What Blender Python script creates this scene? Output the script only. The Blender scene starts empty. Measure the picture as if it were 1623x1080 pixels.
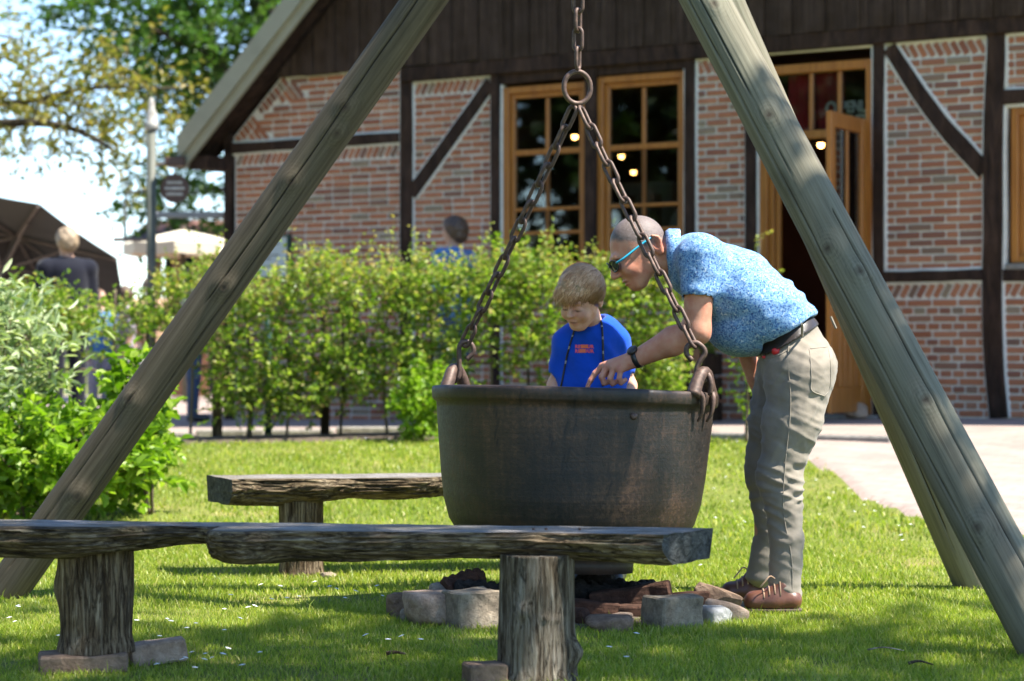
import bpy, math, random
import numpy as np
from mathutils import Vector, Matrix, Quaternion
from mathutils.bvhtree import BVHTree

# ------------------------------------------------------------------ camera, sky, sun, exposure
SC = bpy.context.scene
COL = SC.collection
F, CX, HY, CZ = 3832.0, 811.5, 555.0, 0.97        # lens in photo pixels, horizon row, eye height
cam_data = bpy.data.cameras.new('camera')
cam = bpy.data.objects.new('camera', cam_data); COL.objects.link(cam)
cam.location = (0, 0, CZ); cam.rotation_euler = (math.radians(90), 0, 0)
cam_data.sensor_width = 36; cam_data.lens = 36 * F / 1623
cam_data.shift_y = 15 / 1623
cam_data.clip_end = 2000
cam_data.dof.use_dof = True; cam_data.dof.focus_distance = 8.5; cam_data.dof.aperture_fstop = 3.5
SC.camera = cam
SUN_EL, SUN_H = math.radians(57), Vector((0.95, -0.31, 0)).normalized()   # direction towards the sun
SUN = Vector((SUN_H.x * math.cos(SUN_EL), SUN_H.y * math.cos(SUN_EL), math.sin(SUN_EL)))
world = bpy.data.worlds.new('World'); SC.world = world; world.use_nodes = True
wn = world.node_tree
sky = wn.nodes.new('ShaderNodeTexSky'); sky.sky_type = 'NISHITA'; sky.sun_disc = False
sky.sun_elevation = SUN_EL; sky.sun_rotation = math.atan2(SUN_H.x, SUN_H.y)
sky.air_density = 0.8; sky.dust_density = 0.0; sky.ozone_density = 2.5
bg = wn.nodes['Background']; bg.inputs[1].default_value = 0.13
wn.links.new(sky.outputs[0], bg.inputs[0])
sl = bpy.data.lights.new('sun', 'SUN'); sl.energy = 5.0; sl.angle = math.radians(0.53); sl.color = (1, 0.95, 0.86)
sun = bpy.data.objects.new('sun', sl); COL.objects.link(sun)
sun.rotation_euler = (-SUN).to_track_quat('-Z', 'Y').to_euler(); sun.location = (8, -3, 14)
SC.view_settings.view_transform = 'Standard'; SC.view_settings.look = 'None'
SC.view_settings.exposure = 1.5; SC.view_settings.gamma = 1
SC.cycles.use_denoising = True
SC.cycles.max_bounces = 8; SC.cycles.diffuse_bounces = 3; SC.cycles.glossy_bounces = 3
SC.cycles.transmission_bounces = 4; SC.cycles.transparent_max_bounces = 8
SC.cycles.caustics_reflective = False; SC.cycles.caustics_refractive = False
SC.cycles.sample_clamp_indirect = 6

RNG = np.random.default_rng(7)
random.seed(7)

# ------------------------------------------------------------------ helpers
def U(px, py, Y):
    return np.array([(px - CX) / F * Y, Y, CZ - (py - HY) / F * Y])

def sstep(a, b, x):
    t = np.clip((np.asarray(x, float) - a) / (b - a), 0, 1); return t * t * (3 - 2 * t)

def G(X, Y):
    """height of the ground: level lawn that climbs gently to the house"""
    return sstep(11, 18.2, Y) * (0.338 + 0.021 * np.clip(X, -6, 6))

def GP(px, py):
    Y = 10.0
    for _ in range(60):
        z = float(G((px - CX) / F * Y, Y)); Y += 0.5 * ((CZ - z) * F / (py - HY) - Y)
    return np.array([(px - CX) / F * Y, Y, float(G((px - CX) / F * Y, Y))])

def _h(i, j, k, s):
    n = (i * 374761393 + j * 668265263 + k * 2147483647 + s * 974634777) & 0xffffffff
    n = ((n ^ (n >> 13)) * 1274126177) & 0xffffffff
    n = ((n ^ (n >> 16)) * 2246822519) & 0xffffffff
    return ((n ^ (n >> 15)) & 0xffff) / 32767.5 - 1.0

def vnoise(p, seed=0):
    p = np.asarray(p, float); f = np.floor(p); t = p - f; t = t * t * (3 - 2 * t)
    i, j, k = (f[..., a].astype(np.int64) for a in range(3))
    x, y, z = t[..., 0], t[..., 1], t[..., 2]
    def L(a, b, w): return a + (b - a) * w
    c = [[[_h(i + a, j + b, k + d, seed) for d in (0, 1)] for b in (0, 1)] for a in (0, 1)]
    return L(L(L(c[0][0][0], c[1][0][0], x), L(c[0][1][0], c[1][1][0], x), y),
             L(L(c[0][0][1], c[1][0][1], x), L(c[0][1][1], c[1][1][1], x), y), z)

def fbm(p, octv=3, seed=0):
    p = np.asarray(p, float); r = 0; a = 1.0; s = 0
    for o in range(octv):
        r = r + a * vnoise(p * 2 ** o, seed + o * 17); s += a; a *= 0.5
    return r / s

def link(o, parent=None):
    COL.objects.link(o)
    if parent is not None: o.parent = parent
    return o

def tag(o, label=None, cat=None, group=None, kind=None):
    if label: o['label'] = label
    if cat: o['category'] = cat
    if group: o['group'] = group
    if kind: o['kind'] = kind
    return o

def thing(name, loc, label, cat, group=None, rotz=0.0):
    o = bpy.data.objects.new(name, None); COL.objects.link(o)
    o.location = [float(v) for v in loc]; o.rotation_euler = (0, 0, rotz); o.empty_display_size = 0.1
    return tag(o, label, cat, group)

def mesh(name, verts, faces, mat=None, smooth=False, attrs=None):
    me = bpy.data.meshes.new(name)
    verts = np.asarray(verts, np.float32)
    if isinstance(faces, np.ndarray) and faces.ndim == 2:
        n, k = faces.shape
        me.vertices.add(len(verts)); me.vertices.foreach_set('co', verts.ravel())
        me.loops.add(n * k); me.loops.foreach_set('vertex_index', faces.astype(np.int32).ravel())
        me.polygons.add(n); me.polygons.foreach_set('loop_start', np.arange(0, n * k, k, dtype=np.int32))
        try: me.polygons.foreach_set('loop_total', np.full(n, k, np.int32))
        except Exception: pass
        me.update(calc_edges=True)
    else:
        me.from_pydata([tuple(map(float, v)) for v in verts], [], [tuple(int(i) for i in f) for f in faces]); me.update()
    me.polygons.foreach_set('use_smooth', np.full(len(me.polygons), bool(smooth)))
    if attrs:
        for k, v in attrs.items():
            a = me.attributes.new(k, 'FLOAT', 'POINT'); a.data.foreach_set('value', np.asarray(v, np.float32))
    for m in (mat if isinstance(mat, (list, tuple)) else [mat]):
        if m: me.materials.append(m)
    return me

def part(name, vf, mat, parent=None, smooth=False, attrs=None):
    """vf given in world coordinates; stored relative to the (unrotated) parent"""
    v, f = vf; v = np.asarray(v, float)
    if parent is not None: v = v - np.array(parent.location)
    o = bpy.data.objects.new(name, mesh(name, v, f, mat, smooth, attrs))
    return link(o, parent)

def local(name, vf, mat, parent=None, smooth=False, attrs=None, loc=(0, 0, 0)):
    o = bpy.data.objects.new(name, mesh(name, vf[0], vf[1], mat, smooth, attrs)); o.location = loc
    return link(o, parent)

def solo(name, vf, mat, label, cat, group=None, smooth=False, kind=None, attrs=None):
    """a thing that is one mesh, with its origin at its base"""
    v = np.asarray(vf[0], float); c = (v.min(0) + v.max(0)) / 2; c[2] = v[:, 2].min()
    o = bpy.data.objects.new(name, mesh(name, v - c, vf[1], mat, smooth, attrs)); o.location = c
    link(o); return tag(o, label, cat, group, kind)

def join(*vfs):
    V, Fs, n = [], [], 0
    arr = all(isinstance(f, np.ndarray) for _, f in vfs) and len({f.shape[1] for _, f in vfs if isinstance(f, np.ndarray)}) == 1
    for v, f in vfs:
        V.append(np.asarray(v, float))
        if arr: Fs.append(f + n)
        else: Fs.extend([[int(i) + n for i in q] for q in f])
        n += len(v)
    return np.concatenate(V), (np.concatenate(Fs) if arr else Fs)

BOXF = np.array([[0, 3, 2, 1], [4, 5, 6, 7], [0, 1, 5, 4], [1, 2, 6, 5], [2, 3, 7, 6], [3, 0, 4, 7]])
def box(x0, x1, y0, y1, z0, z1):
    return np.array([[x0, y0, z0], [x1, y0, z0], [x1, y1, z0], [x0, y1, z0],
                     [x0, y0, z1], [x1, y0, z1], [x1, y1, z1], [x0, y1, z1]], float), BOXF.copy()

def bevbox(x0, x1, y0, y1, z0, z1, b):
    """box with chamfered edges (24 corners)"""
    c = np.array([(x0 + x1) / 2, (y0 + y1) / 2, (z0 + z1) / 2]); h = np.array([x1 - x0, y1 - y0, z1 - z0]) / 2
    import itertools
    V = []; idx = {}
    for s in itertools.product((-1, 1), repeat=3):
        for a in range(3):
            v = np.array(s) * (h - b); v[a] = s[a] * h[a]; idx[s, a] = len(V); V.append(c + v)
    Fc = []
    for a in range(3):
        b1, b2 = (a + 1) % 3, (a + 2) % 3
        for sg in (-1, 1):
            q = []
            for t in ((-1, -1), (1, -1), (1, 1), (-1, 1)):
                s = [0, 0, 0]; s[a] = sg; s[b1], s[b2] = t; q.append(idx[tuple(s), a])
            Fc.append(q if sg > 0 else q[::-1])
    for a in range(3):
        b1, b2 = (a + 1) % 3, (a + 2) % 3
        for t in itertools.product((-1, 1), repeat=2):
            s0 = [0, 0, 0]; s1 = [0, 0, 0]; s0[a], s1[a] = -1, 1
            for s in (s0, s1): s[b1], s[b2] = t
            q = [idx[tuple(s0), b1], idx[tuple(s1), b1], idx[tuple(s1), b2], idx[tuple(s0), b2]]
            Fc.append(q if t[0] * t[1] > 0 else q[::-1])
    for s in itertools.product((-1, 1), repeat=3):
        q = [idx[s, 0], idx[s, 1], idx[s, 2]]
        Fc.append(q if s[0] * s[1] * s[2] > 0 else q[::-1])
    return np.array(V), Fc

def frame_of(d):
    d = np.asarray(d, float); d = d / np.linalg.norm(d)
    a = np.array([0, 0, 1.0]) if abs(d[2]) < 0.9 else np.array([1.0, 0, 0])
    u = np.cross(a, d); u /= np.linalg.norm(u); return u, np.cross(d, u), d

def tube(pts, rad, n=8, caps=True, closed=False):
    pts = np.asarray(pts, float); m = len(pts)
    rad = np.broadcast_to(np.asarray(rad, float), (m,))
    T = np.gradient(pts, axis=0) if not closed else np.roll(pts, -1, 0) - np.roll(pts, 1, 0)
    T /= np.linalg.norm(T, axis=1)[:, None] + 1e-12
    u, v, _ = frame_of(T[0]); us = [u]
    for i in range(1, m):
        u = us[-1] - T[i] * np.dot(us[-1], T[i]); us.append(u / (np.linalg.norm(u) + 1e-12))
    us = np.array(us); vs = np.cross(T, us)
    a = np.arange(n) * 2 * math.pi / n
    V = (pts[:, None] + rad[:, None, None] * (np.cos(a)[None, :, None] * us[:, None] + np.sin(a)[None, :, None] * vs[:, None])).reshape(-1, 3)
    Fc = []
    for i in range(m if closed else m - 1):
        j = (i + 1) % m
        for k in range(n):
            l = (k + 1) % n; Fc.append([i * n + k, i * n + l, j * n + l, j * n + k])
    if caps and not closed:
        Fc.append(list(range(n))[::-1]); Fc.append([(m - 1) * n + k for k in range(n)])
    return V, Fc

def lathe(prof, n=64, c=(0, 0, 0), closed=False):
    prof = np.asarray(prof, float); m = len(prof); a = np.arange(n) * 2 * math.pi / n
    V = np.stack([prof[:, None, 0] * np.cos(a), prof[:, None, 0] * np.sin(a), np.repeat(prof[:, None, 1], n, 1)], -1).reshape(-1, 3) + np.array(c)
    k = np.arange(n); l = (k + 1) % n
    Fs = [np.stack([i * n + k, i * n + l, (i + 1) * n + l, (i + 1) * n + k], 1) for i in range(m - 1)]
    return V, np.concatenate(Fs)

def spline(pts, n):
    """Catmull-Rom through the points"""
    p = np.asarray(pts, float); p = np.vstack([2 * p[0] - p[1], p, 2 * p[-1] - p[-2]])
    t = np.linspace(0, len(p) - 3 - 1e-9, n); i = t.astype(int); u = (t - i)[:, None]
    a, b, c, d = p[i], p[i + 1], p[i + 2], p[i + 3]
    return 0.5 * (2 * b + (c - a) * u + (2 * a - 5 * b + 4 * c - d) * u ** 2 + (3 * b - a - 3 * c + d) * u ** 3)

def rotz(v, a, c=(0, 0, 0)):
    c = np.asarray(c, float); v = np.asarray(v, float) - c; s, k = math.sin(a), math.cos(a)
    return np.stack([v[:, 0] * k - v[:, 1] * s, v[:, 0] * s + v[:, 1] * k, v[:, 2]], 1) + c

def rock(size, seed, planes=11, sub=3, smooth=0.05, rough=0.025):
    """stone: a sphere cut by random planes, roughened"""
    import bmesh
    bm = bmesh.new(); bmesh.ops.create_icosphere(bm, subdivisions=sub, radius=1)
    v = np.array([x.co[:] for x in bm.verts]); f = np.array([[y.index for y in x.verts] for x in bm.faces]); bm.free()
    r = np.random.default_rng(seed); N = r.normal(size=(planes, 3)); N /= np.linalg.norm(N, axis=1)[:, None]
    N = np.vstack([N, np.eye(3), -np.eye(3)]); d = np.concatenate([r.uniform(.72, .98, planes), r.uniform(.78, .9, 6)])
    dot = v @ N.T; t = np.where(dot > 1e-3, d / np.maximum(dot, 1e-3), 9)
    q = -38.0
    rad = np.minimum((t ** q).sum(1) ** (1 / q), 1.25)
    v = v * rad[:, None]; v *= (1 + rough * 2 * fbm(v * 2.2, 3, seed))[:, None] + 0
    v *= np.asarray(size) / 2; return v, f

# ------------------------------------------------------------------ materials
class NT:
    def __init__(s, name):
        s.m = bpy.data.materials.new(name); s.m.use_nodes = True; s.t = s.m.node_tree
        s.b = s.t.nodes['Principled BSDF']; s.out = s.t.nodes['Material Output']
    def n(s, typ, ins=None, **props):
        x = s.t.nodes.new('ShaderNode' + typ)
        for k, v in props.items(): setattr(x, k, v)
        for k, v in (ins or {}).items(): s.set(x.inputs[k], v)
        return x
    def set(s, sock, v):
        if isinstance(v, bpy.types.NodeSocket): s.t.links.new(v, sock)
        else:
            if isinstance(v, tuple) and len(v) == 3 and sock.type == 'RGBA': v = (*v, 1)
            sock.default_value = v
    def coord(s, kind='Object', scale=(1, 1, 1), rot=(0, 0, 0)):
        c = s.n('TexCoord'); mp = s.n('Mapping', {0: c.outputs[kind]}); mp.inputs['Scale'].default_value = scale
        mp.inputs['Rotation'].default_value = rot; return mp.outputs[0]
    def noise(s, vec, scale, detail=4, rough=0.55, dist=0.0):
        x = s.n('TexNoise', {'Scale': scale, 'Detail': detail, 'Roughness': rough, 'Distortion': dist})
        if vec is not None: s.t.links.new(vec, x.inputs['Vector'])
        return x.outputs['Fac']
    def ramp(s, fac, stops, interp='LINEAR'):
        r = s.n('ValToRGB', {0: fac}); e = r.color_ramp.elements; r.color_ramp.interpolation = interp
        while len(e) > 1: e.remove(e[-1])
        e[0].position = stops[0][0]; e[0].color = (*stops[0][1], 1)
        for p, c in stops[1:]:
            x = e.new(p); x.color = (*c, 1)
        return r.outputs[0]
    def mix(s, fac, a, b, mode='MIX'):
        x = s.n('MixRGB', {0: fac, 1: a, 2: b}, blend_type=mode); return x.outputs[0]
    def math(s, op, a, b=0.0, c=None, clamp=False):
        x = s.n('Math', {0: a, 1: b}, operation=op); x.use_clamp = clamp
        if c is not None: s.set(x.inputs[2], c)
        return x.outputs[0]
    def attr(s, name): return s.n('Attribute', attribute_name=name).outputs['Fac']
    def bump(s, h, strength=0.5, dist=0.01, prev=None):
        x = s.n('Bump', {'Height': h, 'Strength': strength, 'Distance': dist})
        if prev is not None: s.t.links.new(prev, x.inputs['Normal'])
        return x.outputs[0]
    def done(s, col=None, rough=None, normal=None, **kw):
        if col is not None: s.set(s.b.inputs['Base Color'], col)
        if rough is not None: s.set(s.b.inputs['Roughness'], rough)
        if normal is not None: s.set(s.b.inputs['Normal'], normal)
        for k, v in kw.items(): s.set(s.b.inputs[k.replace('_', ' ')], v)
        return s.m

def plain(name, col, rough=0.7, vary=0.15, scale=8, bump=0.15, bscale=60, bdist=0.004, **kw):
    t = NT(name); v = t.coord()
    c = t.mix(1, t.ramp(t.noise(v, scale), [(0.3, (1 - vary,) * 3), (0.7, (1 + vary,) * 3)]), col, 'MULTIPLY')
    return t.done(c, rough, t.bump(t.noise(v, bscale, 3), bump, bdist), **kw)

def leafmat(name, stops, trans=0.4, rough=0.45):
    """leaves: colour differs from leaf to leaf, light comes through"""
    t = NT(name); g = t.n('NewGeometry')
    c = t.ramp(g.outputs['Random Per Island'], stops)
    c = t.mix(0.35, c, t.ramp(t.noise(t.coord('Object'), 2.5, 2), [(0.3, (.55, .6, .5)), (0.7, (1.25, 1.2, 1.0))]), 'MULTIPLY')
    t.set(t.b.inputs['Base Color'], c); t.b.inputs['Roughness'].default_value = rough
    t.b.inputs['Specular IOR Level'].default_value = 0.35
    tr = t.n('BsdfTranslucent', {'Color': t.mix(1, c, (1.35, 1.5, 0.55), 'MULTIPLY')})
    mx = t.n('MixShader', {0: trans, 1: t.b.outputs[0], 2: tr.outputs[0]})
    t.t.links.new(mx.outputs[0], t.out.inputs[0]); return t.m

def logmat(name, pale, mid, dark, green, gamt):
    """weathered round timber, grain along local z, rings about knots"""
    t = NT(name)
    fine = t.noise(t.coord('Object', (60, 60, 1.4)), 1.6, 6, 0.6, 0.3)
    broad = t.noise(t.coord('Object', (7, 7, 0.9)), 1.0, 4)
    k = t.attr('knot')
    ring = t.math('SINE', t.math('MULTIPLY', t.math('ADD', k, t.math('MULTIPLY', fine, 0.012)), 430.0))
    near = t.math('SUBTRACT', 1.0, t.math('MULTIPLY', k, 9.0), clamp=True)
    grain = t.math('ADD', fine, t.math('MULTIPLY', t.math('MULTIPLY', ring, near), 0.05))
    c = t.ramp(grain, [(0.2, dark), (0.44, mid), (0.8, pale)])
    c = t.mix(t.math('MULTIPLY', t.ramp(broad, [(0.35, (0, 0, 0)), (0.68, (1, 1, 1))]), gamt), c, green)
    c = t.mix(t.math('MULTIPLY', t.ramp(t.noise(t.coord('Object', (9, 9, 3)), 1.0, 5), [(0.55, (0, 0, 0)), (0.75, (1, 1, 1))]), 0.5), c, dark)
    core = t.math('SUBTRACT', 1.0, t.math('MULTIPLY', k, 45.0), clamp=True)
    c = t.mix(core, c, (0.05, 0.032, 0.022))
    c = t.mix(t.attr('crack'), c, (0.012, 0.01, 0.008))
    return t.done(c, 0.82, t.bump(grain, 0.35, 0.004), Specular_IOR_Level=0.25)

MT = {}
MT['log_brown'] = logmat('weathered brown log', (0.19, 0.15, 0.105), (0.096, 0.074, 0.05), (0.028, 0.02, 0.014), (0.095, 0.08, 0.045), 0.35)
MT['log_green'] = logmat('weathered green log', (0.27, 0.245, 0.18), (0.165, 0.14, 0.098), (0.05, 0.041, 0.028), (0.13, 0.148, 0.105), 0.45)

def barkmat(name, a, b, c, d, sc, fiss=0.0):
    t = NT(name)
    f = t.noise(t.coord('Object', sc), 1.0, 8, 0.72, 0.7); g = t.noise(t.coord('Object', (6, 6, 6)), 1.0, 4)
    col = t.ramp(f, [(0.32, a), (0.45, b), (0.58, c), (0.75, d)])
    col = t.mix(t.math('MULTIPLY', t.ramp(g, [(0.4, (0, 0, 0)), (0.65, (1, 1, 1))]), 0.55), col, t.mix(1, col, (0.55, 0.48, 0.3), 'MULTIPLY'))
    if fiss:                                   # drying cracks that follow the grain
        h = t.noise(t.coord('Object', tuple(q * .42 for q in sc)), 1.0, 5, 0.55, 0.6)
        line = t.math('ABSOLUTE', t.math('SUBTRACT', h, 0.5)); k = t.math('SUBTRACT', 1.0, t.math('MULTIPLY', line, 1 / fiss), clamp=True)
        h2 = t.noise(t.coord('Object', tuple(q * 1.1 for q in sc)), 1.0, 4, 0.5, 0.4)
        k2 = t.math('SUBTRACT', 1.0, t.math('MULTIPLY', t.math('ABSOLUTE', t.math('SUBTRACT', h2, 0.47)), 1 / (fiss * .8)), clamp=True)
        k = t.math('MAXIMUM', k, t.math('MULTIPLY', k2, .6)); col = t.mix(t.math('MULTIPLY', k, .75), col, t.mix(1, a, (.55, .5, .45), 'MULTIPLY'))
        f = t.math('SUBTRACT', f, t.math('MULTIPLY', k, .5))
    return t.done(col, 0.85, t.bump(f, 1.0, 0.02), Specular_IOR_Level=0.2)
MT['slab_edge'] = barkmat('slab bark edge', (0.028, 0.019, 0.011), (0.15, 0.108, 0.064), (0.33, 0.26, 0.165), (0.58, 0.5, 0.38), (7, 60, 60), .035)
MT['slab_top'] = barkmat('slab weathered top', (0.16, 0.14, 0.12), (0.34, 0.31, 0.28), (0.48, 0.45, 0.42), (0.6, 0.57, 0.54), (3, 90, 90), .02)
MT['slab_end'] = barkmat('slab sawn end', (0.02, 0.02, 0.018), (0.06, 0.06, 0.055), (0.13, 0.13, 0.12), (0.24, 0.235, 0.215), (25, 25, 40))
MT['stump'] = barkmat('stump wood', (0.035, 0.024, 0.015), (0.15, 0.118, 0.085), (0.32, 0.28, 0.225), (0.54, 0.5, 0.44), (60, 60, 5), .018)
MT['stump_warm'] = barkmat('stump wood warm', (0.035, 0.022, 0.011), (0.15, 0.102, 0.06), (0.31, 0.24, 0.155), (0.52, 0.44, 0.34), (55, 55, 5), .028)
MT['bark'] = barkmat('tree bark', (0.02, 0.016, 0.011), (0.06, 0.048, 0.035), (0.1, 0.085, 0.06), (0.17, 0.15, 0.11), (12, 12, 2.5))
MT['timber'] = barkmat('dark timber', (0.016, 0.010, 0.008), (0.036, 0.021, 0.015), (0.06, 0.034, 0.023), (0.095, 0.056, 0.038), (14, 14, 3))
MT['board'] = barkmat('dark boards', (0.024, 0.015, 0.011), (0.048, 0.03, 0.021), (0.075, 0.048, 0.034), (0.11, 0.074, 0.053), (30, 30, 1.2))
MT['barge'] = plain('barge paint', (0.3, 0.285, 0.205), 0.55, 0.1, 3, 0.1)
MT['mortar'] = plain('pale mortar', (0.64, 0.6, 0.52), 0.9, 0.14, 14, 0.4, 120, 0.004)
MT['fillet'] = plain('mortar fillet', (0.68, 0.66, 0.59), 0.9, 0.1, 14, 0.4, 90, 0.004)
MT['plinth'] = plain('dark plinth', (0.1, 0.085, 0.075), 0.9, 0.25, 6, 0.4, 60, 0.006)

def brickmat():
    t = NT('handmade brick'); g = t.n('NewGeometry'); oi = t.n('ObjectInfo')
    r = t.math('FRACT', t.math('ADD', g.outputs['Random Per Island'], t.math('MULTIPLY', oi.outputs['Random'], 7.3)))
    c = t.ramp(r, [(0.0, (0.33, 0.13, 0.07)), (0.16, (0.44, 0.18, 0.095)), (0.4, (0.36, 0.155, 0.09)), (0.52, (0.48, 0.21, 0.115)), (0.7, (0.3, 0.12, 0.075)),
                   (0.82, (0.24, 0.125, 0.09)), (0.88, (0.31, 0.25, 0.17)), (0.93, (0.2, 0.115, 0.085)), (1.0, (0.5, 0.245, 0.14))])
    n = t.noise(t.coord('Object', (1, 1, 1)), 22, 5)
    c = t.mix(0.55, c, t.ramp(n, [(0.3, (.6, .6, .6)), (0.7, (1.3, 1.25, 1.2))]), 'MULTIPLY')
    return t.done(c, 0.9, t.bump(t.noise(t.coord(), 70, 4), 0.6, 0.005), Specular_IOR_Level=0.2)
MT['brick'] = brickmat()
def varnish():
    t = NT('orange varnished wood')
    f = t.noise(t.coord('Object', (20, 20, 1.5)), 1.5, 4)
    c = t.ramp(f, [(0.3, (0.3, 0.105, 0.018)), (0.7, (0.46, 0.185, 0.034))])
    return t.done(c, 0.38, t.bump(f, 0.15, 0.003))
MT['varnish'] = varnish()
def glassmat():
    t = NT('window glass'); gl = t.n('BsdfGlossy', {'Roughness': 0.02, 'Color': (1, 1, 1)}); tr = t.n('BsdfTransparent', {'Color': (0.78, 0.8, 0.79)})
    fr = t.n('Fresnel', {'IOR': 1.5}); mx = t.n('MixShader', {0: t.math('ADD', fr.outputs[0], 0.015), 1: tr.outputs[0], 2: gl.outputs[0]})
    t.t.links.new(mx.outputs[0], t.out.inputs[0]); return t.m
MT['glass'] = glassmat()
MT['room'] = plain('room wall', (0.13, 0.06, 0.04), 0.9, 0.4, 1.5)
MT['room_floor'] = plain('room floor', (0.14, 0.09, 0.06), 0.6, 0.2, 3)
MT['curtain'] = plain('red curtain', (0.45, 0.03, 0.035), 0.8, 0.35, 5, 0.2, 30)
def emit(name, col, e):
    t = NT(name); return t.done(col, 0.5, Emission_Color=col, Emission_Strength=e)
MT['bulb'] = emit('lit bulb', (1.0, 0.45, 0.12), 12)
MT['white'] = plain('white paint', (0.75, 0.75, 0.72), 0.6, 0.05)
MT['cardboard'] = plain('pale cardboard', (0.36, 0.3, 0.23), 0.8, 0.1)

def iron():
    t = NT('sooty cast iron'); v = t.coord()
    soot = t.noise(t.coord('Object', (2.6, 2.6, 3.4)), 1.0, 5, 0.6, 0.5); speck = t.noise(v, 75, 6, 0.7)
    ringy = t.noise(t.coord('Object', (3, 3, 95)), 1.0, 3); streak = t.noise(t.coord('Object', (42, 42, 2.2)), 1.0, 4)
    rust = t.math('ADD', t.math('MULTIPLY', soot, 0.9), t.math('ADD', t.math('MULTIPLY', speck, 0.55), t.math('ADD', t.math('MULTIPLY', ringy, 0.16), t.math('MULTIPLY', streak, 0.26))))
    c = t.ramp(t.math('MULTIPLY', rust, 0.55), [(0.39, (0.0065, 0.006, 0.0058)), (0.48, (0.0155, 0.0117, 0.0095)), (0.57, (0.05, 0.028, 0.017)), (0.67, (0.15, 0.077, 0.039))])
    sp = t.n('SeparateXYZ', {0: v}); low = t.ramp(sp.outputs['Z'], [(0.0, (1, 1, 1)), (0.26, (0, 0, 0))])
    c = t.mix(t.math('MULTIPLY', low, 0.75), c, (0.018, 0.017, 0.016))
    c = t.mix(t.attr('stain'), c, (0.004, 0.004, 0.005))
    nb = t.bump(ringy, 0.12, 0.004); nb = t.bump(speck, 0.45, 0.0035, nb)
    return t.done(c, t.ramp(speck, [(0.3, (.42,) * 3), (0.7, (.68,) * 3)]), nb, Specular_IOR_Level=0.55)
MT['iron'] = iron()
def rust():
    t = NT('rusty chain iron'); v = t.coord(); n = t.noise(v, 60, 5, 0.65)
    c = t.ramp(n, [(0.3, (0.05, 0.032, 0.026)), (0.55, (0.115, 0.07, 0.052)), (0.75, (0.2, 0.12, 0.085))])
    return t.done(c, 0.55, t.bump(n, 0.4, 0.002), Metallic=0.25)
MT['rust'] = rust()
def stone(name, a, b, c):
    t = NT(name); v = t.coord(); n = t.noise(v, 14, 8, 0.7); m = t.noise(v, 95, 6, 0.75)
    col = t.ramp(n, [(0.3, a), (0.5, b), (0.7, c)]); col = t.mix(0.5, col, t.ramp(m, [(0.3, (.6,) * 3), (0.7, (1.3,) * 3)]), 'MULTIPLY')
    return t.done(col, 0.9, t.bump(m, 0.8, 0.006, t.bump(n, 0.9, 0.02)), Specular_IOR_Level=0.2)
MT['stone_grey'] = stone('grey sandstone', (0.13, 0.1, 0.07), (0.28, 0.225, 0.16), (0.43, 0.36, 0.265))
MT['stone_pink'] = stone('pinkish stone', (0.2, 0.135, 0.095), (0.38, 0.275, 0.2), (0.54, 0.42, 0.32))
MT['stone_pale'] = stone('pale stone', (0.3, 0.28, 0.25), (0.46, 0.44, 0.4), (0.62, 0.6, 0.56))
MT['stone_brown'] = stone('brown stone', (0.11, 0.07, 0.05), (0.23, 0.155, 0.105), (0.36, 0.25, 0.175))
MT['char'] = barkmat('charred wood', (0.006, 0.006, 0.006), (0.018, 0.016, 0.014), (0.04, 0.034, 0.03), (0.09, 0.075, 0.06), (20, 20, 20))
MT['firebrick'] = stone('sooty red brick', (0.028, 0.016, 0.011), (0.075, 0.038, 0.025), (0.14, 0.07, 0.045))

def groundmat():
    t = NT('lawn soil and thatch'); v = t.coord()
    a = t.noise(v, 1.3, 5); b = t.noise(v, 45, 5, 0.7)
    c = t.ramp(a, [(0.35, (0.13, 0.17, 0.032)), (0.58, (0.19, 0.21, 0.055)), (0.72, (0.32, 0.26, 0.12))])
    c = t.mix(0.7, c, t.ramp(b, [(0.3, (.45, .5, .4)), (0.7, (1.3, 1.25, 1.1))]), 'MULTIPLY')
    return t.done(c, 0.95, t.bump(b, 0.8, 0.02), Specular_IOR_Level=0.1)
MT['lawn'] = groundmat()
def pathmat():
    t = NT('old clinker paving'); v = t.coord()
    br = t.n('TexBrick', {'Scale': 1.0, 'Mortar Size': 0.006, 'Brick Width': 0.22, 'Row Height': 0.105, 'Color1': (0.37, 0.285, 0.245), 'Color2': (0.3, 0.235, 0.205), 'Mortar': (0.26, 0.21, 0.175)})
    t.t.links.new(t.coord('Object', (1, 1, 1), (0, 0, 0.6)), br.inputs['Vector'])
    c = t.mix(0.5, br.outputs['Color'], t.ramp(t.noise(v, 2.5, 5), [(0.3, (.75, .74, .72)), (0.7, (1.22, 1.2, 1.16))]), 'MULTIPLY')
    return t.done(c, 0.9, t.bump(t.noise(v, 30, 4), 0.5, 0.01), Specular_IOR_Level=0.2)
MT['path'] = pathmat()
MT['kerb'] = stone('kerb stone', (0.17, 0.155, 0.135), (0.27, 0.25, 0.22), (0.36, 0.34, 0.3))
MT['soil'] = plain('bed soil', (0.09, 0.065, 0.045), 0.95, 0.35, 5, 0.8, 30, 0.02)
MT['grass'] = leafmat('grass blade', [(0, (0.14, 0.215, 0.02)), (0.4, (0.26, 0.34, 0.04)), (0.75, (0.38, 0.42, 0.075)), (0.92, (0.46, 0.43, 0.12)), (1, (0.55, 0.46, 0.23))], 0.45, 0.42)
MT['hedge'] = leafmat('hedge leaf', [(0, (0.075, 0.15, 0.016)), (0.4, (0.18, 0.28, 0.036)), (0.75, (0.32, 0.4, 0.075)), (0.94, (0.47, 0.48, 0.17)), (1, (0.34, 0.22, 0.09))], 0.52, 0.3)
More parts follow.
